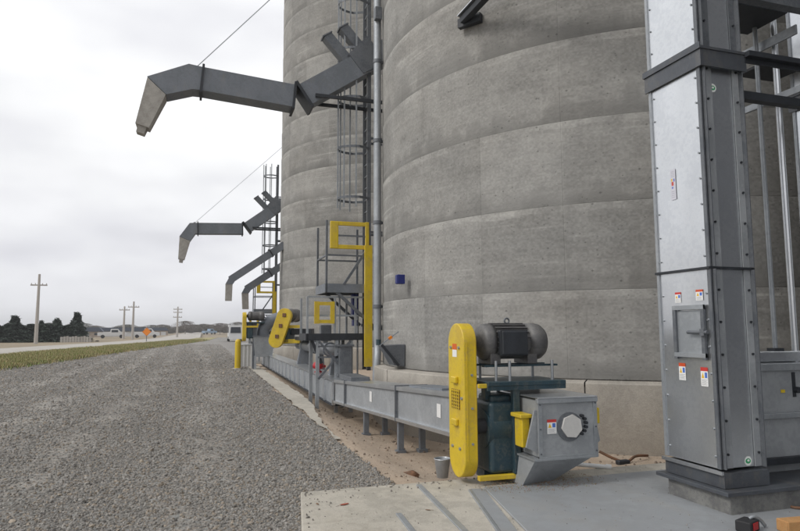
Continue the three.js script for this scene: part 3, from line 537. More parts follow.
// ---------- belt drives ----------
function obround(w, h) { const r = w / 2, s = new THREE.Shape(); s.moveTo(-r, r); s.absarc(0, r, r, Math.PI, 2 * Math.PI, false); s.lineTo(r, h - r); s.absarc(0, h - r, r, 0, Math.PI, false); s.closePath(); return s; }
function motorParts(o, x0, x1, y, z, r, simple) { // shaft along x
  const b = part('motor', [pipeG(V(x0 + 0.12, y, z), V(x1 - 0.2, y, z), r * 0.93, 28)], M.motor, o);
  const prof = (pts) => { const g = new THREE.LatheGeometry(pts.map(([rr_, t]) => new THREE.Vector2(rr_, t)), 28); g.rotateZ(-Math.PI / 2); return metric(g.toNonIndexed()); };
  part('end_bell', prof([[0.0, 0], [0.06, 0], [0.07, 0.03], [r * 0.8, 0.06], [r * 0.98, 0.1], [r, 0.15], [r, 0.2], [0.0, 0.2]]).translate(x0, y, z), M.motor, b);
  part('fan_cowl', prof([[0, 0], [r * 1.02, 0], [r * 1.02, 0.13], [r * 0.97, 0.18], [r * 0.8, 0.225], [r * 0.4, 0.24], [0, 0.24]]).translate(x1 - 0.24, y, z), M.motor, b);
  if (!simple) {
    for (let k = 0; k < 22; k++) { const a = k / 22 * 2 * Math.PI; if (Math.abs(Math.sin(a / 1) + 0.9) < 0.25) continue; part('cooling_fin', barG(V(x0 + 0.19, y + Math.sin(a) * r * 0.95, z + Math.cos(a) * r * 0.95), V(x1 - 0.25, y + Math.sin(a) * r * 0.95, z + Math.cos(a) * r * 0.95), 0.01, 0.035, V(0, Math.sin(a), Math.cos(a))), M.motor, b); }
    part('terminal_box', [boxG(x0 + 0.2, x0 + 0.5, y - 0.13, y + 0.12, z + r * 0.75, z + r + 0.09, 0.015), boxG(x0 + 0.19, x0 + 0.51, y - 0.14, y + 0.13, z + r + 0.05, z + r + 0.065, 0.005)], M.dark, b);
    for (const x of [x0 + 0.17, x1 - 0.22]) part('motor_foot', [boxG(x - 0.05, x + 0.07, y - r - 0.035, y - r * 0.6, z - r * 0.8, z + r * 0.8, 0.01)], M.motor, b);
    part('lifting_eye', new THREE.TorusGeometry(0.028, 0.01, 8, 14).translate(x0 + 0.4, y + r + 0.03, z).toNonIndexed(), M.steel, b);
  }
  return b;
}
{
  const o = thing('conveyor_drive', 'tall upright yellow belt guard drive with grey motor on the slab', 'drive unit', [2.6, 0, -6.2], 0, 'conveyor belt drives');
  const gs = extG(obround(0.40, 1.58), 0.125, 0.012, 20); gs.translate(0, 0.065, 0); gs.rotateY(Math.PI / 2); // thickness along +x
  const g = part('belt_guard', metric(gs), M.yellow, o);
  part('guard_seam', [boxG(0.115, 0.125, 0.25, 1.45, 0.2105, 0.2165), boxG(0.02, 0.03, 0.25, 1.45, 0.2105, 0.2165)], M.yellow, g);
  const vent = part('vent_mesh', boxG(-0.018, -0.0125, 0.76, 0.96, -0.12, 0.10), M.rust, g);
  for (let k = 0; k < 6; k++) part('vent_bar', boxG(-0.024, -0.0185, 0.772 + k * 0.034, 0.784 + k * 0.034, -0.12, 0.10), M.yellow, vent);
  for (let k = 0; k < 5; k++) part('vent_bar', boxG(-0.0295, -0.0245, 0.76, 0.96, -0.105 + k * 0.048, -0.092 + k * 0.048), M.yellow, vent);
  for (const [y, z] of [[1.06, 0.0], [0.62, 0.0]]) part('hatch_latch', boxG(-0.05, -0.012, y - 0.035, y + 0.035, z - 0.07, z + 0.06, 0.012), M.yellow, g);
  for (const [y, z] of [[1.40, 0.1], [1.40, -0.12], [0.36, 0.1], [0.36, -0.1], [0.88, 0.16]]) part('bolt', pipeG(V(-0.012, y, z), V(-0.028, y, z), 0.016, 8), M.galvDull, g);
  for (const y of [1.12, 0.78, 0.42]) part('bolt', pipeG(V(0.075, y, 0.21), V(0.075, y, 0.225), 0.013, 8), M.galvDull, g);
  part('warning_label', new THREE.PlaneGeometry(0.12, 0.14).rotateY(-Math.PI / 2).translate(-0.0135, 1.37, -0.03), stickerMat(3), g);
  motorParts(o, 0.2, 1.03, 1.455, 0, 0.2);
  part('motor_rail', [boxG(0.24, 1.12, 1.195, 1.215, 0.1, 0.17), boxG(0.24, 1.12, 1.195, 1.215, -0.17, -0.1)], M.teal, o);
  for (const [x, z] of [[0.36, 0.2], [0.5, 0.24], [1.02, 0.22], [0.36, -0.2], [1.02, -0.2]]) part('adjusting_rod', pipeG(V(x, 1.0, z), V(x, 1.26, z), 0.016, 8), M.galvDull, o);
  part('motor_platform', [boxG(0.22, 1.14, 1.005, 1.05, -0.3, 0.3, 0.008), boxG(0.22, 1.14, 0.96, 1.01, 0.26, 0.29)], M.teal, o);
  part('gearbox', [boxG(0.27, 0.60, 0.1, 0.84, -0.22, 0.22, 0.05), boxG(0.31, 0.56, 0.8, 0.9, -0.16, 0.16, 0.03), (() => { const c = new THREE.CylinderGeometry(0.2, 0.2, 0.36, 28); c.rotateZ(Math.PI / 2); return metric(c).translate(0.44, 0.55, 0.04); })()], M.teal, o);
  part('torque_post', [boxG(0.52, 0.60, 0.1, 1.0, 0.2, 0.27, 0.01), boxG(0.28, 0.34, 0.85, 1.0, 0.0, 0.1)], M.teal, o);
  part('shaft', pipeG(V(0.1, 0.58, 0.1), V(0.66, 0.58, 0.1), 0.08, 18), M.rubber, o);
  part('shaft_seal', pipeG(V(0.6, 0.62, 0.27), V(0.66, 0.62, 0.27), 0.11, 20), M.rubber, o);
  part('guard_arm', [boxG(0.13, 0.52, 0.985, 1.03, 0.225, 0.265, 0.008)], M.yellow, o);
  part('guard_arm', [boxG(0.13, 0.58, 0.05, 0.10, 0.19, 0.25, 0.008), pipeG(V(0.56, 0.08, 0.22), V(0.63, 0.08, 0.22), 0.035, 12)], M.yellow, o);
  part('drain_cup', pipeG(V(0.44, 0.03, 0.1), V(0.44, 0.1, 0.1), 0.04, 12), M.dark, o);
  part('foot_bracket', boxG(0.3, 0.58, 0.013, 0.1, -0.2, 0.0), M.teal, o);
}
{
  const o = thing('conveyor_drive', 'tilted yellow belt guard drive at the end of the tube conveyor', 'drive unit', [2.30, 1.02, -21.0], -0.45, 'conveyor belt drives');
  const gs = extG(obround(0.46, 1.32), 0.14, 0.012, 16); gs.rotateZ(-0.33);
  const g = part('belt_guard', metric(gs), M.yellow, o);
  for (const [x, y] of [[0.12, 0.35], [0.36, 1.05], [0.24, 0.7]]) part('hatch_latch', boxG(x - 0.06, x + 0.06, y - 0.06, y + 0.06, 0.15, 0.18, 0.01), M.rust, g);
  const mt = new THREE.Group(); mt.name = 'motor_assembly'; mt.position.set(0.45, 1.05, -0.1); mt.rotation.y = Math.PI / 2; o.add(mt);
  motorParts(mt, 0.0, 0.85, 0.0, 0.0, 0.22, true);
  part('gearbox', [boxG(-0.05, 0.5, 0.1, 0.62, -0.6, -0.02, 0.05)], M.teal, o);
  part('guard_arm', [boxG(0.42, 0.85, 0.62, 0.72, -0.1, -0.02, 0.01)], M.yellow, o);
  part('guard_arm', [boxG(0.2, 0.85, 0.12, 0.26, -0.1, -0.02, 0.01)], M.yellow, o);
  part('drive_base', [boxG(0.3, 1.2, 0.40, 0.6, -0.5, -0.15, 0.01)], M.dark, o);
}
{
  const o = thing('conveyor_drive', 'farthest yellow belt guard drive above the bollard past the conveyor', 'drive unit', [1.62, 1.12, -27.2], 0, 'conveyor belt drives');
  const gs = extG(obround(0.4, 1.2), 0.13, 0.012, 16); gs.rotateY(Math.PI / 2);
  part('belt_guard', metric(gs), M.yellow, o);
  motorParts(o, 0.16, 0.9, 1.05, 0, 0.2, true);
  part('gearbox', boxG(0.17, 0.42, 0.1, 0.8, -0.2, 0.2, 0.05), M.teal, o);
  part('motor_platform', boxG(0.15, 0.9, 0.74, 0.8, -0.25, 0.25, 0.01), M.teal, o);
  part('guard_arm', boxG(0.14, 0.62, 0.56, 0.64, 0.16, 0.24, 0.01), M.yellow, o);
  part('support_post', boxG(0.42, 0.58, -1.2, 0.8, -0.12, 0.12), M.steel, o);
}

// ---------- tube conveyor, far conveyor and the machinery along it ----------
{
  const o = thing('tube_conveyor', 'dark grey round tube conveyor running below the lower ladder platform', 'conveyor');
  part('tube', pipeG(V(3.2, 1.08, -21.6), V(3.2, 1.05, -14.5), 0.16, 20), M.steel, o);
  for (const z of [-20.2, -18.4, -16.2]) part('tube_flange', pipeG(V(3.2, 1.07, z), V(3.2, 1.07, z + 0.05), 0.19, 20), M.slate, o);
  for (const [z, w] of [[-20.4, 0.26], [-17.6, 0.12], [-15.3, 0.2]]) part('stand', [hexaG([V(3.2 - w, 0.46, z - 0.12), V(3.2 + w, 0.46, z - 0.12), V(3.2 + w, 0.46, z + 0.12), V(3.2 - w, 0.46, z + 0.12)], [V(3.2 - w * 0.6, 0.95, z - 0.1), V(3.2 + w * 0.6, 0.95, z - 0.1), V(3.2 + w * 0.6, 0.95, z + 0.1), V(3.2 - w * 0.6, 0.95, z + 0.1)])], M.slate, o);
  part('discharge_box', [boxG(3.06, 3.36, 0.48, 1.22, -14.62, -14.32, 0.012), boxG(3.02, 3.40, 1.2, 1.24, -14.66, -14.28), boxG(3.02, 3.40, 0.52, 0.56, -14.66, -14.28)], M.steel, o);
  part('motor_cradle', boxG(2.9, 3.4, 1.25, 1.36, -20.6, -18.9), M.dark, o);
  part('control_box', boxG(3.15, 3.45, 1.27, 1.72, -17.5, -17.25, 0.01), M.steel, o);
  part('box_stand', boxG(3.24, 3.36, 1.15, 1.28, -17.45, -17.3), M.galvDull, o);
}
{
  const o = thing('floor_conveyor', 'low pale grey ribbed conveyor along the farther silo', 'conveyor');
  const x = 2.75;
  for (let k = 0; k < 17; k++) {
    const a = -30.4 + k, b = a + 1;
    part('side_panel', boxG(x, x + 0.012, -0.02, 0.45, a + 0.03, b - 0.03), M.galvDull, o);
    part('rib', boxG(x - 0.05, x + 0.02, -0.03, 0.47, b - 0.03, b + 0.03), M.galv, o);
    part('cover_plate', boxG(x - 0.03, x + 0.48, 0.471, 0.484, a + 0.005, b - 0.005), M.galv, o);
  }
  part('far_side', boxG(x + 0.44, x + 0.452, -0.02, 0.47, -30.4, -13.4), M.galvDull, o);
  part('bottom_rail', boxG(x - 0.05, x + 0.47, -0.05, -0.021, -30.4, -13.4), M.dark, o);
}
{
  const o = thing('hydrant_cap', 'round red cap standing on the floor conveyor cover', 'cap', [2.9, 0.486, -16.2]);
  const g = new THREE.LatheGeometry([[0, 0], [0.1, 0], [0.1, 0.03], [0.05, 0.05], [0.05, 0.08], [0.13, 0.1], [0.155, 0.15], [0.14, 0.22], [0.09, 0.27], [0.03, 0.285], [0.03, 0.31], [0, 0.31]].map(([a, b]) => new THREE.Vector2(a, b)), 20).toNonIndexed();
  part('cap', g, M.red, o);
  part('side_lug', [pipeG(V(-0.19, 0.15, 0), V(0.19, 0.15, 0), 0.035, 10)], M.red, o);
}
{
  const o = thing('duct_hopper', 'grey duct hopper between the tilted and farthest yellow drives', 'hopper', [2.45, 0, -27.4]);
  part('hopper', hexaG([V(-0.3, 0.45, -0.4), V(0.4, 0.45, -0.4), V(0.4, 0.45, 0.4), V(-0.3, 0.45, 0.4)], [V(-0.4, 1.3, -0.5), V(0.5, 1.3, -0.5), V(0.5, 1.3, 0.5), V(-0.4, 1.3, 0.5)]), M.galvDull, o);
  part('duct', tubeG([V(0.05, 1.2, 0), V(0.05, 1.6, 0), V(0.35, 1.95, 0), V(0.8, 2.1, 0), V(1.3, 2.15, 0)], 0.26, 20, 16), M.slate, o);
  part('hopper_rim', boxG(-0.43, 0.53, 1.28, 1.34, -0.53, 0.53), M.steel, o);
  for (const [x, z] of [[-0.3, 0.4], [0.4, 0.4], [-0.3, -0.4], [0.4, -0.4]]) part('leg', boxG(x - 0.04, x + 0.04, GY - 0.1, 0.5, z - 0.04, z + 0.04), M.galvDull, o);
}
{
  const o = thing('tail_box', 'pale ribbed sheet metal box behind the yellow bollard', 'box', [1.9, GY, -29.4]);
  part('body', boxG(-0.3, 0.32, 0.0, 0.98, -0.4, 0.3, 0.01), M.palePlate, o);
  for (let k = 0; k < 4; k++) part('rib', boxG(-0.26 + k * 0.16, -0.22 + k * 0.16, 0.02, 0.96, 0.3, 0.335), M.white, o);
  part('corner_post', boxG(0.32, 0.4, 0, 1.1, 0.2, 0.36), M.steel, o);
  part('lid', boxG(-0.34, 0.36, 0.98, 1.01, -0.44, 0.34), M.galv, o);
}
{
  const o = thing('bollard', 'yellow steel bollard at the far end of the kerb', 'bollard', [1.47, GY, -27.6]);
  part('post', new THREE.LatheGeometry([[0, 0], [0.125, 0], [0.125, 1.16], [0.11, 1.22], [0.06, 1.265], [0, 1.28]].map(([a, b]) => new THREE.Vector2(a, b)), 20).toNonIndexed(), M.yellow, o);
  part('collar', new THREE.CylinderGeometry(0.2, 0.22, 0.06, 20).translate(0, 0.02, 0), M.footing, o);
}
// fittings on the near silo wall
{
  const o = thing('sample_hopper', 'small grey hopper box fixed low on nearer silo beside the downpipe', 'hopper', [3.55, 0, -11.75]);
  part('box', hexaG([V(0.0, 0.9, -0.18), V(0.2, 0.88, -0.18), V(0.2, 0.88, 0.2), V(0.0, 0.9, 0.2)], [V(-0.22, 1.28, -0.2), V(0.2, 1.3, -0.2), V(0.2, 1.3, 0.24), V(-0.22, 1.28, 0.24)]), M.steel, o);
  part('lever', barG(V(-0.28, 1.3, 0.27), V(0.06, 0.9, 0.27), 0.03, 0.05), M.dark, o);
  part('handle', barG(V(-0.3, 1.28, 0.2), V(0.08, 1.55, 0.2), 0.022), M.galvDull, o);
  part('grip', barG(V(-0.06, 1.45, 0.2), V(-0.12, 1.41, 0.2), 0.05), M.orange, o);
  part('valve', pipeG(V(-0.3, 1.29, 0.12), V(-0.3, 1.4, 0.12), 0.05, 10), M.teal, o);
}
{
  const o = thing('junction_box', 'small dark blue square box on the nearer silo wall', 'junction box', [3.62, 2.55, -11.35], Math.PI / 2 + 0.0);
  part('housing', boxG(-0.07, 0.07, -0.09, 0.09, -0.09, 0.06, 0.01), M.blue, o);
  part('cover', boxG(-0.06, 0.06, -0.08, 0.08, -0.1, -0.09, 0.004), M.blue, o);
}
{
  const o = thing('electrical_cabinet', 'tall narrow blue cabinet hanging below the upper ladder platform', 'cabinet', [3.52, 0, -14.75]);
  part('housing', boxG(-0.08, 0.06, 1.9, 2.45, -0.1, 0.1, 0.012), M.blue, o);
  part('door', boxG(-0.07, 0.05, 1.93, 2.42, 0.1, 0.11, 0.004), M.blue, o);
  part('lower_box', boxG(-0.06, 0.05, 1.68, 1.82, -0.08, 0.1, 0.01), M.blue, o);
  part('mounting_rail', boxG(0.061, 0.1, 1.5, 2.7, -0.05, 0.0), M.steel, o);
}
{
  const o = thing('wall_strut', 'dark steel strut bolted high on nearer silo at the top of view', 'strut');
  part('beam', [barG(V(4.22, 7.0, -9.6), V(4.85, 7.55, -5.6), 0.12, 0.12, V(0, 1, 0))], M.dark, o);
  part('top_flange', barG(V(4.18, 7.075, -9.62), V(4.81, 7.625, -5.6), 0.13, 0.016), M.galv, o);
  part('wall_plate', barG(V(4.20, 6.98, -9.72), V(4.46, 6.98, -9.36), 0.1, 0.16), M.dark, o);
}

// ---------- bucket elevator at the right ----------
{
  const o = thing('bucket_elevator', 'tall galvanized bucket elevator with two square legs at the right', 'elevator', [-0.14, 0.06, 0.15]);
  const sheetPanel = (x0, x1, y0, y1, z0, z1, sd) => { // thin sheet that bulges a few millimetres between its bolted edges
    const g = new THREE.BoxGeometry(x1 - x0, y1 - y0, z1 - z0, 1, 16, 6), p = g.attributes.position, w = y1 - y0, d = z1 - z0;
    for (let i = 0; i < p.count; i++) { const y = p.getY(i) / w + 0.5, z = p.getZ(i) / d + 0.5, e = 4 * y * (1 - y) * 4 * z * (1 - z); p.setX(i, p.getX(i) - 0.004 * Math.sqrt(Math.max(0, e)) * (0.3 + 1.6 * perlin.noise(y * 2.6 + sd * 3.1, z * 1.7, sd))); }
    g.computeVertexNormals(); g.translate((x0 + x1) / 2, (y0 + y1) / 2, (z0 + z1) / 2); return metric(g);
  };
  const leg = (x0, x1, main) => {
    const z0 = -5.27, z1 = -4.57, lv = [0.30, 2.08, 4.0, 6.4, 8.9, 11.4];
    for (let k = 0; k < lv.length - 1; k++) {
      const a = lv[k] + 0.012, b = lv[k + 1] - (k === 1 ? 0.0 : 0.012);
      part('side_panel', sheetPanel(x0, x0 + 0.008, a, b, z0, z1 - 0.05, k + (main ? 0 : 9)), M.galv, o);
      part('side_panel', boxG(x1 - 0.008, x1, a, b, z0, z1 - 0.05), M.galv, o);
      part('front_panel', boxG(x0 + 0.008, x1 - 0.008, a, b, z1 - 0.058, z1 - 0.05), M.galv, o);
      part('back_panel', boxG(x0 + 0.008, x1 - 0.008, a, b, z0, z0 + 0.008), M.steel, o);
      for (const [u0, u1] of [[x0 + 0.03, x0 + 0.14], [x1 - 0.09, x1 - 0.01]]) {
        part('corner_strip', boxG(u0, u1, a, b, z1 - 0.046, z1 - 0.036), k > 1 ? M.steel : M.trough, o);
        part('strip_lip', boxG(u0 + (u0 < x0 + 0.1 ? -0.012 : 0.07), u0 + (u0 < x0 + 0.1 ? -0.002 : 0.08), a, b, z1 - 0.048, z1 + 0.01), M.steel, o);
        if (main && k < 3) for (let y = a + 0.12; y < b; y += 0.29) part('bolt', pipeG(V((u0 + u1) / 2, y, z1 - 0.036), V((u0 + u1) / 2, y, z1 - 0.022), 0.011, 6), M.dark, o);
      }
      part('edge_angle', [boxG(x0 - 0.012, x0 + 0.002, a, b, z1 - 0.06, z1 - 0.02)], M.steel, o);
      part('edge_angle', [boxG(x0 - 0.012, x0 + 0.002, a, b, z0 - 0.01, z0 + 0.025)], M.galvDull, o);
      if (main && k < 3) for (let y = a + 0.1; y < b; y += 0.24) for (const z of [z1 - 0.085, z0 + 0.05]) part('bolt', pipeG(V(x0, y, z), V(x0 - 0.012, y, z), 0.010, 6), M.galvDull, o);
      part('joint_flange', boxG(x0 - 0.025, x1 + 0.02, lv[k + 1] - 0.011, lv[k + 1] + 0.011, z0 - 0.02, z1 - 0.02), k === 0 ? M.dark : M.steel, o);
    }
    // heavy collar under the third section
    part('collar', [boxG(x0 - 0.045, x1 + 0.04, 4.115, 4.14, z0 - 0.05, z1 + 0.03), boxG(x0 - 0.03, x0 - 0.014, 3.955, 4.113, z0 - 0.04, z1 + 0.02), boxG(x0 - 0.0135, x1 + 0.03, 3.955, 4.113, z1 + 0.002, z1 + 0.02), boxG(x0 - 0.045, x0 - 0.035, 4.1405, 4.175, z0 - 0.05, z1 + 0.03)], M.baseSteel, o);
  };
  leg(4.48, 4.96, true); leg(6.43, 6.91, false);
  // foot of the near leg
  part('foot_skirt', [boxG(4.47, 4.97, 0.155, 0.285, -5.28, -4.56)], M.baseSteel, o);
  part('foot_rail', boxG(4.445, 4.468, 0.27, 0.30, -5.3, -4.56), M.galv, o);
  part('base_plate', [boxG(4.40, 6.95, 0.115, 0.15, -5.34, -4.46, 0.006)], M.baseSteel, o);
    // boot between the legs
  part('boot_panel', boxG(4.97, 6.42, 0.30, 1.12, -4.99, -4.9), M.trough, o);
  part('boot_cap', boxG(4.965, 6.425, 1.12, 1.19, -5.2, -4.87, 0.006), M.galvDull, o);
  part('boot_cap', boxG(4.965, 6.425, 1.20, 1.30, -5.2, -5.0, 0.006), M.galv, o);
  part('boot_rib', boxG(4.97, 6.42, 0.665, 0.715, -4.9, -4.86, 0.006), M.galvDull, o);
  part('boot_sill', boxG(4.97, 6.42, 0.24, 0.30, -5.0, -4.84), M.dark, o);
  part('boot_lower', boxG(4.97, 6.42, 0.15, 0.24, -5.1, -4.95), M.trough, o);
  for (const x of [5.72, 5.84]) part('boot_slot', boxG(x - 0.02, x + 0.02, 0.86, 1.10, -4.9, -4.893), M.dark, o);
  part('pull_knob', pipeG(V(5.73, 0.93, -4.893), V(5.73, 0.93, -4.85), 0.03, 10), M.dark, o);
  part('yellow_tag', boxG(5.55, 5.60, 0.905, 0.935, -4.9, -4.894), M.yellow, o);
  // access door on the near leg
  const d = part('access_door', [boxG(4.463, 4.478, 1.30, 1.70, -5.03, -4.69, 0.003)], M.galvDull, o);
  part('hinge_bar', [boxG(4.442, 4.462, 1.25, 1.75, -5.06, -5.02)], M.steel, d); part('hinge_bar', [boxG(4.442, 4.462, 1.25, 1.75, -4.71, -4.67)], M.steel, d);
  part('hinge_bar', [boxG(4.440, 4.462, 1.71, 1.75, -5.06, -4.67)], M.galvDull, d); part('hinge_bar', [boxG(4.440, 4.462, 1.27, 1.31, -5.06, -4.67)], M.galvDull, d);
  part('latch', [pipeG(V(4.43, 1.5, -4.86), V(4.43, 1.5, -4.62), 0.016, 8), boxG(4.415, 4.45, 1.47, 1.53, -4.70, -4.65)], M.steel, d);
  // stickers, flat on the sheet metal
  const lab = (y, z, w, h, k) => part('warning_label', new THREE.PlaneGeometry(w, h).rotateY(-Math.PI / 2).translate(4.4735, y, z), stickerMat(k), o);
  lab(1.83, -5.01, 0.075, 0.1, 1); lab(1.84, -4.74, 0.085, 0.1, 0); lab(1.13, -5.0, 0.085, 0.16, 0); lab(1.10, -4.73, 0.085, 0.17, 1);
  lab(2.93, -5.0, 0.07, 0.30, 4);
  const mk = (x, y) => part('inspection_mark', new THREE.CircleGeometry(0.042, 20).translate(x, y, -4.617), stickerMat(2), o);
  mk(4.80, 0.36); mk(4.64, 3.78);
  // tower bracing between the legs
  part('cross_beam', [boxG(4.97, 6.43, 4.09, 4.14, -4.56, -4.49), boxG(4.97, 6.43, 4.04, 4.09, -4.56, -4.545)], M.dark, o);
  part('cross_beam', [boxG(4.97, 6.43, 4.74, 4.84, -4.70, -4.6)], M.steel, o);
  part('cross_beam', [boxG(4.97, 6.43, 3.70, 3.78, -4.66, -4.58)], M.dark, o);
  part('deck_beam', boxG(5.86, 5.88, 4.86, 4.98, -6.4, -4.72), M.galvDull, o);
  part('deck_beam', boxG(5.86, 5.88, 4.54, 4.64, -6.4, -4.72), M.galvDull, o);
  part('deck_beam', boxG(5.84, 5.88, 3.92, 3.99, -5.4, -4.3), M.galvDull, o);
  part('deck_plate', boxG(5.0, 5.86, 4.80, 4.83, -5.3, -4.8), M.dark, o);
  part('deck_plate', boxG(5.89, 6.42, 4.40, 4.43, -5.5, -5.0), M.dark, o);
  part('riser_pipe', pipeG(V(5.95, 0.9, -5.05), V(5.95, 11, -5.05), 0.032, 12), M.galv, o);
  part('riser_pipe', pipeG(V(5.80, 1.3, -5.15), V(5.80, 11, -5.15), 0.024, 10), M.galvDull, o);
  part('pipe_shoe', boxG(5.74, 5.86, 1.29, 1.33, -5.2, -5.1), M.dark, o);
  part('cable', pipeG(V(5.80, 4.95, -4.86), V(5.80, 11, -4.86), 0.018, 8), M.blue, o);
}
solo('concrete_pier', boxG(4.31, 6.76, 0.012, 0.174, -5.08, -4.34, 0.008), M.pier, 'low dark concrete pier under the elevator base plate', 'pier');

// small things by the elevator foot
{
  const o = thing('tool_case', 'small black case with a red panel by the concrete pier', 'tool case', [4.10, 0.019, -3.98], 0.35);
  part('case', boxG(-0.07, 0.09, 0, 0.085, -0.06, 0.06, 0.012), M.rubber, o);
  part('red_panel', boxG(-0.03, 0.05, 0.02, 0.075, 0.06, 0.066, 0.002), M.red, o);
  part('handle', tubeG([V(0.04, 0.085, 0), V(0.07, 0.1, 0.02), V(0.14, 0.07, 0.04), V(0.2, 0.015, 0.05)], 0.014, 16, 8), M.galvDull, o);
}
{
  const o = thing('wood_block', 'sawn orange wooden block lying at the bottom right corner', 'wood block', [4.47, 0.019, -3.86], -0.1);
  part('timber', boxG(-0.13, 0.24, 0, 0.09, -0.06, 0.06, 0.006), M.wood, o);
  part('end_grain', boxG(-0.134, -0.130, 0.006, 0.084, -0.054, 0.054), M.wood, o);
}
{
  const o = thing('hose', 'thin brown hose looped on the plate beside the pier', 'hose', [5.3, 0.032, -4.35]);
  const pts = []; for (let k = 0; k < 16; k++) { const a = k / 16 * 6.28; pts.push(V(Math.cos(a) * 0.32 * (1 + 0.08 * Math.sin(3 * a)), 0, Math.sin(a) * 0.11)); }
  part('loop', tubeG(pts, 0.012, 60, 7, true), M.rust, o);
  part('coupling', boxG(0.02, 0.1, -0.012, 0.03, 0.08, 0.13, 0.008), M.dark, o);
}
{
  const o = thing('steel_bucket', 'small grey tapered bucket standing behind the yellow guard', 'bucket', [2.93, -0.26, -7.5]);
  part('pail', new THREE.LatheGeometry([[0, 0], [0.07, 0], [0.10, 0.22], [0.106, 0.23], [0.092, 0.22], [0.064, 0.02], [0, 0.02]].map(([a, b]) => new THREE.Vector2(a, b)), 20).toNonIndexed(), M.galvDull, o);
  part('rim', new THREE.TorusGeometry(0.103, 0.006, 6, 24).rotateX(Math.PI / 2).translate(0, 0.23, 0).toNonIndexed(), M.galv, o);
}
{
  const o = thing('debris_stone', 'dark broken stone lying on the sand below the conveyor', 'stone', [2.55, dirtY(2.55, -7.6), -7.6]);
  const g = new THREE.IcosahedronGeometry(0.08, 1), p = g.attributes.position; for (let i = 0; i < p.count; i++) { const k = 1 + 0.5 * perlin.noise(p.getX(i) * 14, p.getY(i) * 14, p.getZ(i) * 14); p.setXYZ(i, p.getX(i) * k * 1.3, p.getY(i) * k * 0.7, p.getZ(i) * k); } g.computeVertexNormals();
  part('stone', g, M.rust, o);
}
{
  const o = thing('scrap_bar', 'bent black steel scrap lying on the soil against the silo footing', 'scrap', [5.25, dirtY(5.25, -7.1) + 0.03, -7.1]);
  part('bar', tubeG([V(-0.22, 0.12, -0.1), V(-0.1, 0.05, 0), V(0.05, 0.0, 0.08), V(0.25, 0.05, 0.02), V(0.5, 0.03, -0.05)], 0.018, 24, 7), M.rust, o);
  part('clump', boxG(-0.08, 0.1, -0.03, 0.03, 0.03, 0.12, 0.02), M.dark, o);
}
{
  const o = thing('white_pipe', 'short white plastic pipe lying behind the discharge chute', 'pipe', [4.2, 0.02, -6.35]);
  part('pipe', pipeG(V(-0.2, 0.03, -0.12), V(0.25, 0.0, 0.1), 0.025, 10), M.white, o);
  part('end_fitting', pipeG(V(0.25, 0.0, 0.1), V(0.3, -0.003, 0.125), 0.033, 10), M.white, o);
}

// ---------- the far side of the yard ----------
function makePole(label, x, z, h, arms) {
  const o = thing('utility_pole', label, 'utility pole', [x, GY - 0.1, z], 0, 'utility poles beyond the yard');
  part('pole', pipeG(V(0, 0, 0), V(0, h, 0), 0.24, 12, 0.14), M.pole, o);
  arms.forEach((y) => part('crossarm', boxG(-0.95, 0.95, y - 0.08, y + 0.08, -0.08, 0.08), M.pole, o));
  for (const y of arms) for (const x2 of [-0.85, -0.4, 0.4, 0.85]) part('insulator', pipeG(V(x2, y + 0.08, 0), V(x2, y + 0.24, 0), 0.05, 8), M.pole, o);
  return o;
}
makePole('nearest and tallest wooden utility pole in front of the dark evergreens', -20.0, -89, 8.9, [7.5]);
makePole('left one of the pair of utility poles behind the orange sign', -14.4, -130, 6.3, [5.6]);
makePole('right one of the pair of utility poles, with a wide crossarm', -12.0, -122, 6.9, [5.9]);
makePole('pale utility pole with stacked crossarms in front of the brown trees', -5.45, -150, 7.0, [6.4, 5.7, 4.6]);

const needle = [0, 1, 2].map((k) => std({ color: lin(0.022 + 0.006 * k, 0.034 + 0.008 * k, 0.026 + 0.004 * k), roughness: 0.95, side: THREE.DoubleSide }));
function crownG(h, r, n, cone, sd) { // many small leaf-sized faces through a crown volume
  let s = sd * 9301 + 7; const R = () => { s = (s * 1664525 + 1013904223) >>> 0; return s / 4294967296; };
  const pos = [];
  for (let i = 0; i < n; i++) {
    const t = Math.pow(R(), cone ? 1.5 : 1), a = R() * 6.283, prof = cone ? (1 - t) * (0.85 + 0.3 * Math.sin(t * 22 + a * 2)) : Math.sqrt(Math.max(0.02, 1 - (2 * t - 1) ** 2)) * (0.8 + 0.35 * Math.sin(a * 3 + t * 7)), rad = r * prof * Math.pow(R(), 0.4) + 0.03;
    const c = V(Math.cos(a) * rad, h * (cone ? 0.05 + 0.95 * t : 0.28 + 0.72 * t), Math.sin(a) * rad), sz = (cone ? 0.30 : 0.12) * (0.6 + 0.8 * R());
    const d1 = V(R() - 0.5, R() - 0.7, R() - 0.5).normalize().multiplyScalar(sz), d2 = V(R() - 0.5, R() - 0.5, R() - 0.5).normalize().multiplyScalar(sz * 0.7);
    pos.push(c.x, c.y, c.z, c.x + d1.x, c.y + d1.y, c.z + d1.z, c.x + d2.x, c.y + d2.y, c.z + d2.z);
  }
  const g = new THREE.BufferGeometry(); g.setAttribute('position', new THREE.Float32BufferAttribute(pos, 3)); g.computeVertexNormals(); return g;
}
const coneG = [1, 2, 3].map((k) => crownG(1, 0.4, 1500, true, k)); // unit height, scaled per tree
for (const g of coneG) { const p = g.attributes.position; for (let i = 0; i < p.count; i += 3) for (let q = 1; q < 3; q++) for (const [get, set] of [['getX', 'setX'], ['getY', 'setY'], ['getZ', 'setZ']]) p[set](i + q, p[get](i) + (p[get](i + q) - p[get](i)) * 0.33); g.computeVertexNormals(); }
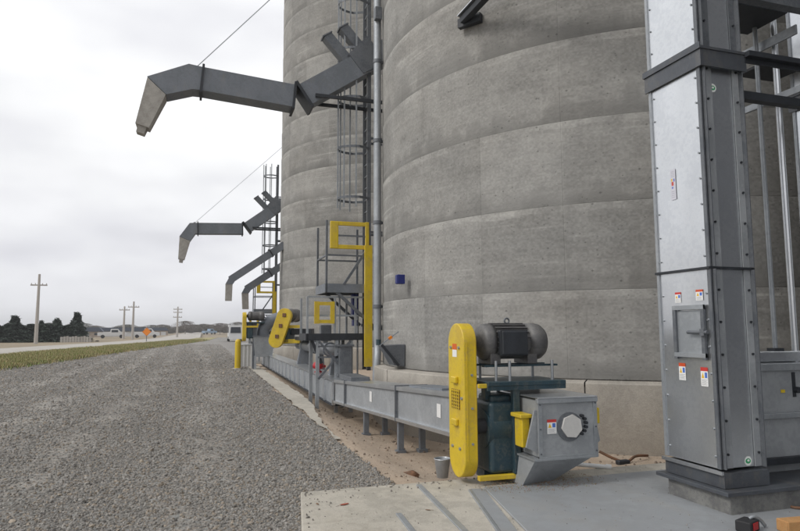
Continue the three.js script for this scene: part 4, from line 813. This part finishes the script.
function conifer(label, x, z, h, w, k, group) {
  const o = thing('evergreen_tree', label, 'tree', [x, GY - 0.15, z], k * 1.7, group);
  const tr = part('trunk', pipeG(V(0, 0, 0), V(0, h * 0.9, 0), h * 0.03, 8, h * 0.006), M.pole, o);
  const c = part('crown', coneG[k % 3], needle[k % 3], o); c.scale.set(h * w, h, h * w);
}
// tall ones that stick out above the row, then the row itself
conifer('cone shaped evergreen rising left of the nearest utility pole', -26.2, -104, 3.9, 1.25, 0, 'evergreens beyond the road');
conifer('short evergreen just right of the nearest utility pole', -23.2, -106, 3.2, 1.0, 1, 'evergreens beyond the road');
conifer('broad evergreen between the pole and the tallest evergreen', -20.9, -105, 3.5, 1.3, 2, 'evergreens beyond the road');
conifer('tallest evergreen, at the right end of the dark row', -18.0, -104, 4.4, 1.0, 0, 'evergreens beyond the road');
for (let k = 0; k < 22; k++) conifer('low dark evergreen in the dense row beyond the road', -31 + k * 0.66 + rr(-0.12, 0.12), -101 + rr(-1, 1), 2.5 + rr(-0.25, 0.3), 2.1, k, 'low evergreens in the dense row');
{
  const twigM = [std({ color: lin(0.12, 0.095, 0.08), roughness: 0.95, side: THREE.DoubleSide }), std({ color: lin(0.10, 0.088, 0.07), roughness: 0.95, side: THREE.DoubleSide }), std({ color: lin(0.06, 0.062, 0.045), roughness: 0.95, side: THREE.DoubleSide })];
  const gs = [5, 6].map((k) => crownG(4, 2.4, 6500, false, k));
  const bare = (label, x, z, s, w, k) => {
    const o = thing('bare_tree', label, 'tree', [x, GY - 0.3, z], k * 2.1, 'bare brown trees on the horizon');
    const limbs = [pipeG(V(0, 0, 0), V(0, 1.6 * s, 0), 0.14 * s, 7, 0.1 * s)];
    for (let q = 0; q < 7; q++) { const a = q * 0.9 + k; limbs.push(pipeG(V(0, (1.2 + q * 0.1) * s, 0), V(Math.cos(a) * 1.5 * s, (2.3 + (q % 3) * 0.4) * s, Math.sin(a) * 1.5 * s), 0.06 * s, 5, 0.02 * s)); }
    part('trunk', limbs, M.pole, o);
    const c = part('crown', gs[k % 2], twigM[k % 3], o); c.scale.set(s * w, s, s * w);
  };
  bare('rounded bare tree, largest of the brown trees on the horizon', -6.5, -262, 1.35, 1.5, 0);
  bare('wide low bare tree left of the largest brown tree', -15, -262, 1.0, 2.0, 1);
  bare('low bare tree right of the largest brown tree', 0.5, -275, 1.1, 1.8, 1);
  bare('brown bare tree near where the yard meets the horizon', 7, -270, 1.15, 2.0, 0);
  bare('bare tree directly behind the far white van', 14, -265, 1.25, 2.0, 1);
  bare('dark tree at the left end of the brown trees', -27, -255, 1.0, 2.1, 2);
  bare('dark tree behind the roofs of the low sheds', -43, -255, 1.15, 2.2, 2);
  bare('dark tree right of the dense evergreen row', -52, -250, 1.15, 2.0, 2);
  bare('small dark tree between the sheds and the brown trees', -20, -280, 1.0, 1.9, 2);
  // a far wood that reads as one low brown mass
  const far = []; for (let k = 0; k < 110; k++) { const c = gs[k % 2].clone(), q = rr(0.8, 1.35); c.scale(q * rr(1.4, 2.2), q * 0.9, q * 1.6); c.rotateY(rr(0, 6)); c.translate(-150 + k * 2.1, -0.9, -300 + rr(-12, 12)); far.push(c); }
  const pos = new Float32Array(far.reduce((n, g) => n + g.attributes.position.array.length, 0)), nor = new Float32Array(pos.length); let at = 0;
  for (const g of far) { pos.set(g.attributes.position.array, at); nor.set(g.attributes.normal.array, at); at += g.attributes.position.array.length; }
  const fg = new THREE.BufferGeometry(); fg.setAttribute('position', new THREE.BufferAttribute(pos, 3)); fg.setAttribute('normal', new THREE.BufferAttribute(nor, 3));
  const wood = part('far_wood', fg, twigM[1], scene); wood.userData.kind = 'stuff'; tag(wood, 'low brown line of woods along the horizon', 'woods');
}
const roofM = std({ color: lin(0.06, 0.075, 0.105), roughness: 0.7 }), wallW = std({ color: lin(0.55, 0.55, 0.55), roughness: 0.7 }), wallT = std({ color: lin(0.34, 0.28, 0.23), roughness: 0.8 }), glassM = std({ color: lin(0.03, 0.035, 0.045), roughness: 0.2 });
function shed(label, x, z, w, h, d, wm, doors) {
  const o = thing('farm_shed', label, 'shed', [x, GY - 0.2, z], 0.1, 'low sheds beyond the road');
  part('wall', boxG(-w / 2, w / 2, 0, h, -d / 2, d / 2), wm, o);
  part('roof', extG([[-w / 2 - 0.3, h], [w / 2 + 0.3, h], [w / 2 - 0.6, h + 1.0], [-w / 2 + 0.6, h + 1.0]], d + 0.6).translate(0, 0, -d / 2 - 0.3), roofM, o);
  for (let k = 0; k < doors; k++) { const c = -w / 2 + (k + 0.5) * w / doors; part(k % 2 ? 'window' : 'door', k % 2 ? boxG(c - 0.5, c + 0.5, h * 0.45, h * 0.8, d / 2, d / 2 + 0.05) : boxG(c - 0.7, c + 0.7, 0, h * 0.8, d / 2, d / 2 + 0.05), k % 2 ? glassM : wallW, o); }
}
shed('dark roofed tan shed right of the tallest evergreen', -27.5, -165, 9, 1.5, 6, wallT, 4);
shed('long low white shed behind the orange sign', -21.0, -180, 15, 1.5, 7, wallW, 6);
shed('small grey shed at the right of the long white shed', -14.5, -210, 8, 1.6, 6, wallT, 3);
{
  const o = thing('low_fence', 'low grey board fence below the tallest evergreen', 'fence', [-16.9, GY - 0.1, -97], 0.0);
  for (let k = 0; k < 11; k++) part('board', boxG(-1.9 + k * 0.36, -1.6 + k * 0.36, 0.1, 0.85 + 0.05 * (k % 3), -0.03, 0.03), k % 3 ? M.pole : M.canvas, o);
  for (const y of [0.3, 0.7]) part('rail', boxG(-1.95, 2.1, y - 0.05, y + 0.05, -0.08, -0.031), M.pole, o);
}
function vehicle(label, cat, x, z, turn, L, h, bodyM, cab) { // length along x
  const o = thing(cat === 'truck' ? 'parked_truck' : 'parked_van', label, cat, [x, GY + 0.02, z], turn, 'far vehicles');
  part('body', extG(cab ? [[-L / 2, 0.5], [L / 2, 0.5], [L / 2, 1.05], [L / 2 - 1.0, 1.15], [L / 2 - 1.6, h], [-0.2, h], [-0.3, 1.15], [-L / 2, 1.1]] : [[-L / 2, 0.4], [L / 2, 0.4], [L / 2, 1.0], [L / 2 - 0.9, 1.15], [L / 2 - 1.5, h], [-L / 2 + 0.1, h]], 1.7, 0.06).translate(0, 0, -0.85), bodyM, o);
  part('window', boxG(cab ? -0.1 : -L / 2 + 0.5, L / 2 - 1.5, 1.2, h - 0.15, 0.9, 0.93), glassM, o);
  part('window', boxG(cab ? -0.1 : -L / 2 + 0.5, L / 2 - 1.5, 1.2, h - 0.15, -0.93, -0.9), glassM, o);
  part('windscreen', hexaG([V(-L / 2 - 0.02, 1.2, -0.7), V(-L / 2 - 0.08, 1.2, -0.7), V(-L / 2 - 0.08, 1.2, 0.7), V(-L / 2 - 0.02, 1.2, 0.7)], [V(-L / 2 + 0.1, h - 0.2, -0.65), V(-L / 2 - 0.0, h - 0.2, -0.65), V(-L / 2 - 0.0, h - 0.2, 0.65), V(-L / 2 + 0.1, h - 0.2, 0.65)]), glassM, o);
  for (const px of [-L / 2 + 0.9, L / 2 - 0.9]) for (const pz of [-0.85, 0.85]) part('wheel', pipeG(V(px, 0.36, pz - 0.1), V(px, 0.36, pz + 0.1), 0.36, 16), M.rubber, o);
}
vehicle('white van parked at the far end of the yard by the bollard', 'van', 4.4, -92, Math.PI / 2, 5.2, 2.2, wallW, false);
vehicle('pale blue truck where the yard meets the horizon', 'truck', 2.4, -232, 0.6, 5.0, 1.9, std({ color: lin(0.22, 0.30, 0.40), roughness: 0.4 }), true);
vehicle('leftmost white truck parked before the long white shed', 'truck', -17.4, -138, 0.1, 5.2, 1.8, wallW, true);
vehicle('middle white truck parked before the long white shed', 'truck', -11.2, -140, 0.05, 5.2, 1.9, wallW, true);
{
  const o = thing('road_sign', 'orange diamond road work sign by the side road', 'sign', [-7.75, GY, -98]);
  part('panel', boxG(-0.45, 0.45, -0.45, 0.45, -0.02, 0.02).rotateZ(Math.PI / 4).translate(0, 1.4, 0), M.orange, o);
  part('panel_border', [0, 1, 2, 3].map((k) => boxG(-0.42, 0.42, 0.40, 0.42, 0.021, 0.026).rotateZ(Math.PI / 4 + k * Math.PI / 2).translate(0, 1.4, 0)), M.dark, o);
  part('post', boxG(-0.05, 0.05, -0.2, 1.5, -0.08, -0.022), M.steel, o);
}
// unseen building added at right, kept dark to shade silo and elevator reflections
{
  const o = thing('unseen_shade_building', 'unseen tall dark clad building added to shade the silo and elevator', 'building', [13.45, 0, 4.5]);
  part('wall', boxG(-6, 6, -0.3, 20, -10.2, 9), M.siding, o);
  part('roof', extG([[-6.4, 20], [6.4, 20], [0, 22]], 19.8).translate(0, 0, -10.4), roofM, o);
  for (let k = 0; k < 16; k++) part('siding_rib', boxG(-6.05, -6.0, 0, 20, -9.6 + k * 1.15, -9.5 + k * 1.15), M.siding, o);
  part('truck_door', boxG(-6.06, -6.0, 0, 5, 0, 4.2), M.dark, o);
}
{ // gravel kicked onto the slab and grain spilled round the chute
  const g0 = new THREE.IcosahedronGeometry(1, 0), N = 1500, im = new THREE.InstancedMesh(g0, std({ color: 0xffffff, roughness: 0.9 }), N), m = new THREE.Matrix4(), q = new THREE.Quaternion(), e = new THREE.Euler(), c = new THREE.Color();
  for (let i = 0; i < N; i++) {
    let x, z, s, y = 0.002; const edge = i < 110, grain = i < 1100;
    if (edge) { const t = Math.pow(rnd(), 2.5); if (rnd() < 0.5) { z = rr(-6.28, -4.0); x = 0.98 + (z + 6.32) * -0.14 + 0.03 + t * 0.5; } else { x = rr(1.0, 3.0); z = -6.28 + t * 0.4; } s = rr(0.004, 0.012); }
    else if (grain) { const a = rnd() * 6.28, r = 0.5 * Math.pow(rnd(), 0.8); x = 3.35 + Math.cos(a) * r * 1.5; z = -5.85 + Math.sin(a) * r * 0.7; s = rr(0.002, 0.0045); y = 0.021; }
    else { x = rr(1.0, 5.5); z = rr(-6.2, -3.8); s = rr(0.002, 0.005); y = 0.02; if (x < 2.8) y = 0.002; }
    e.set(rr(0, 6), rr(0, 6), rr(0, 6)); q.setFromEuler(e); m.compose(V(x, y + s * 0.4, z), q, V(s * rr(0.9, 1.5), s * 0.8, s)); im.setMatrixAt(i, m);
    const t = rr(0.12, 0.3); if (edge || !grain) c.setRGB(t * 1.08, t, t * 0.9); else c.setRGB(0.3 * rr(0.6, 1.1), 0.2 * rr(0.6, 1.1), 0.09); im.setColorAt(i, c);
  }
  im.name = 'spilled_grit'; im.castShadow = im.receiveShadow = true; tag(im, 'loose grit and spilled grain scattered over the slab', 'grit'); im.userData.kind = 'stuff'; scene.add(im);
}
// a few dead leaves on the slab
[[1.28, -5.75, 0.4, 'curled red brown leaf lying alone near the slab corner'], [1.05, -5.85, 1.6, 'small tan leaf nearest the slab corner'], [1.95, -5.35, 2.5, 'small brown leaf between the embedded rails']].forEach(([x, z, a, label], k) => {
  const sh = new THREE.Shape(); const L = k ? 0.03 : 0.055; sh.moveTo(-L, 0); sh.quadraticCurveTo(0, L * 0.8, L, 0); sh.quadraticCurveTo(0, -L * 0.8, -L, 0);
  const g = new THREE.ShapeGeometry(sh, 8); g.rotateX(-Math.PI / 2); const p = g.attributes.position; for (let i = 0; i < p.count; i++) p.setY(i, 0.004 + 6 * p.getZ(i) ** 2 + 2 * p.getX(i) ** 2); g.computeVertexNormals();
  const o = thing('dead_leaf', label, 'leaf', [x, 0.0, z], a, 'dead leaves on the slab');
  part('blade', g, std({ color: k ? lin(0.2, 0.12, 0.07) : lin(0.28, 0.06, 0.03), roughness: 0.8, side: THREE.DoubleSide }), o);
  part('stalk', pipeG(V(-L, 0.006, 0), V(-L * 1.7, 0.004, 0.006), 0.0015, 5), M.rust, o);
});
scene.fog = new THREE.FogExp2(new THREE.Color(0.86, 0.87, 0.89), 0.00055);
scene.traverse((m) => { if (m.isMesh) { m.castShadow = true; m.receiveShadow = true; } });
renderer.render(scene, camera);
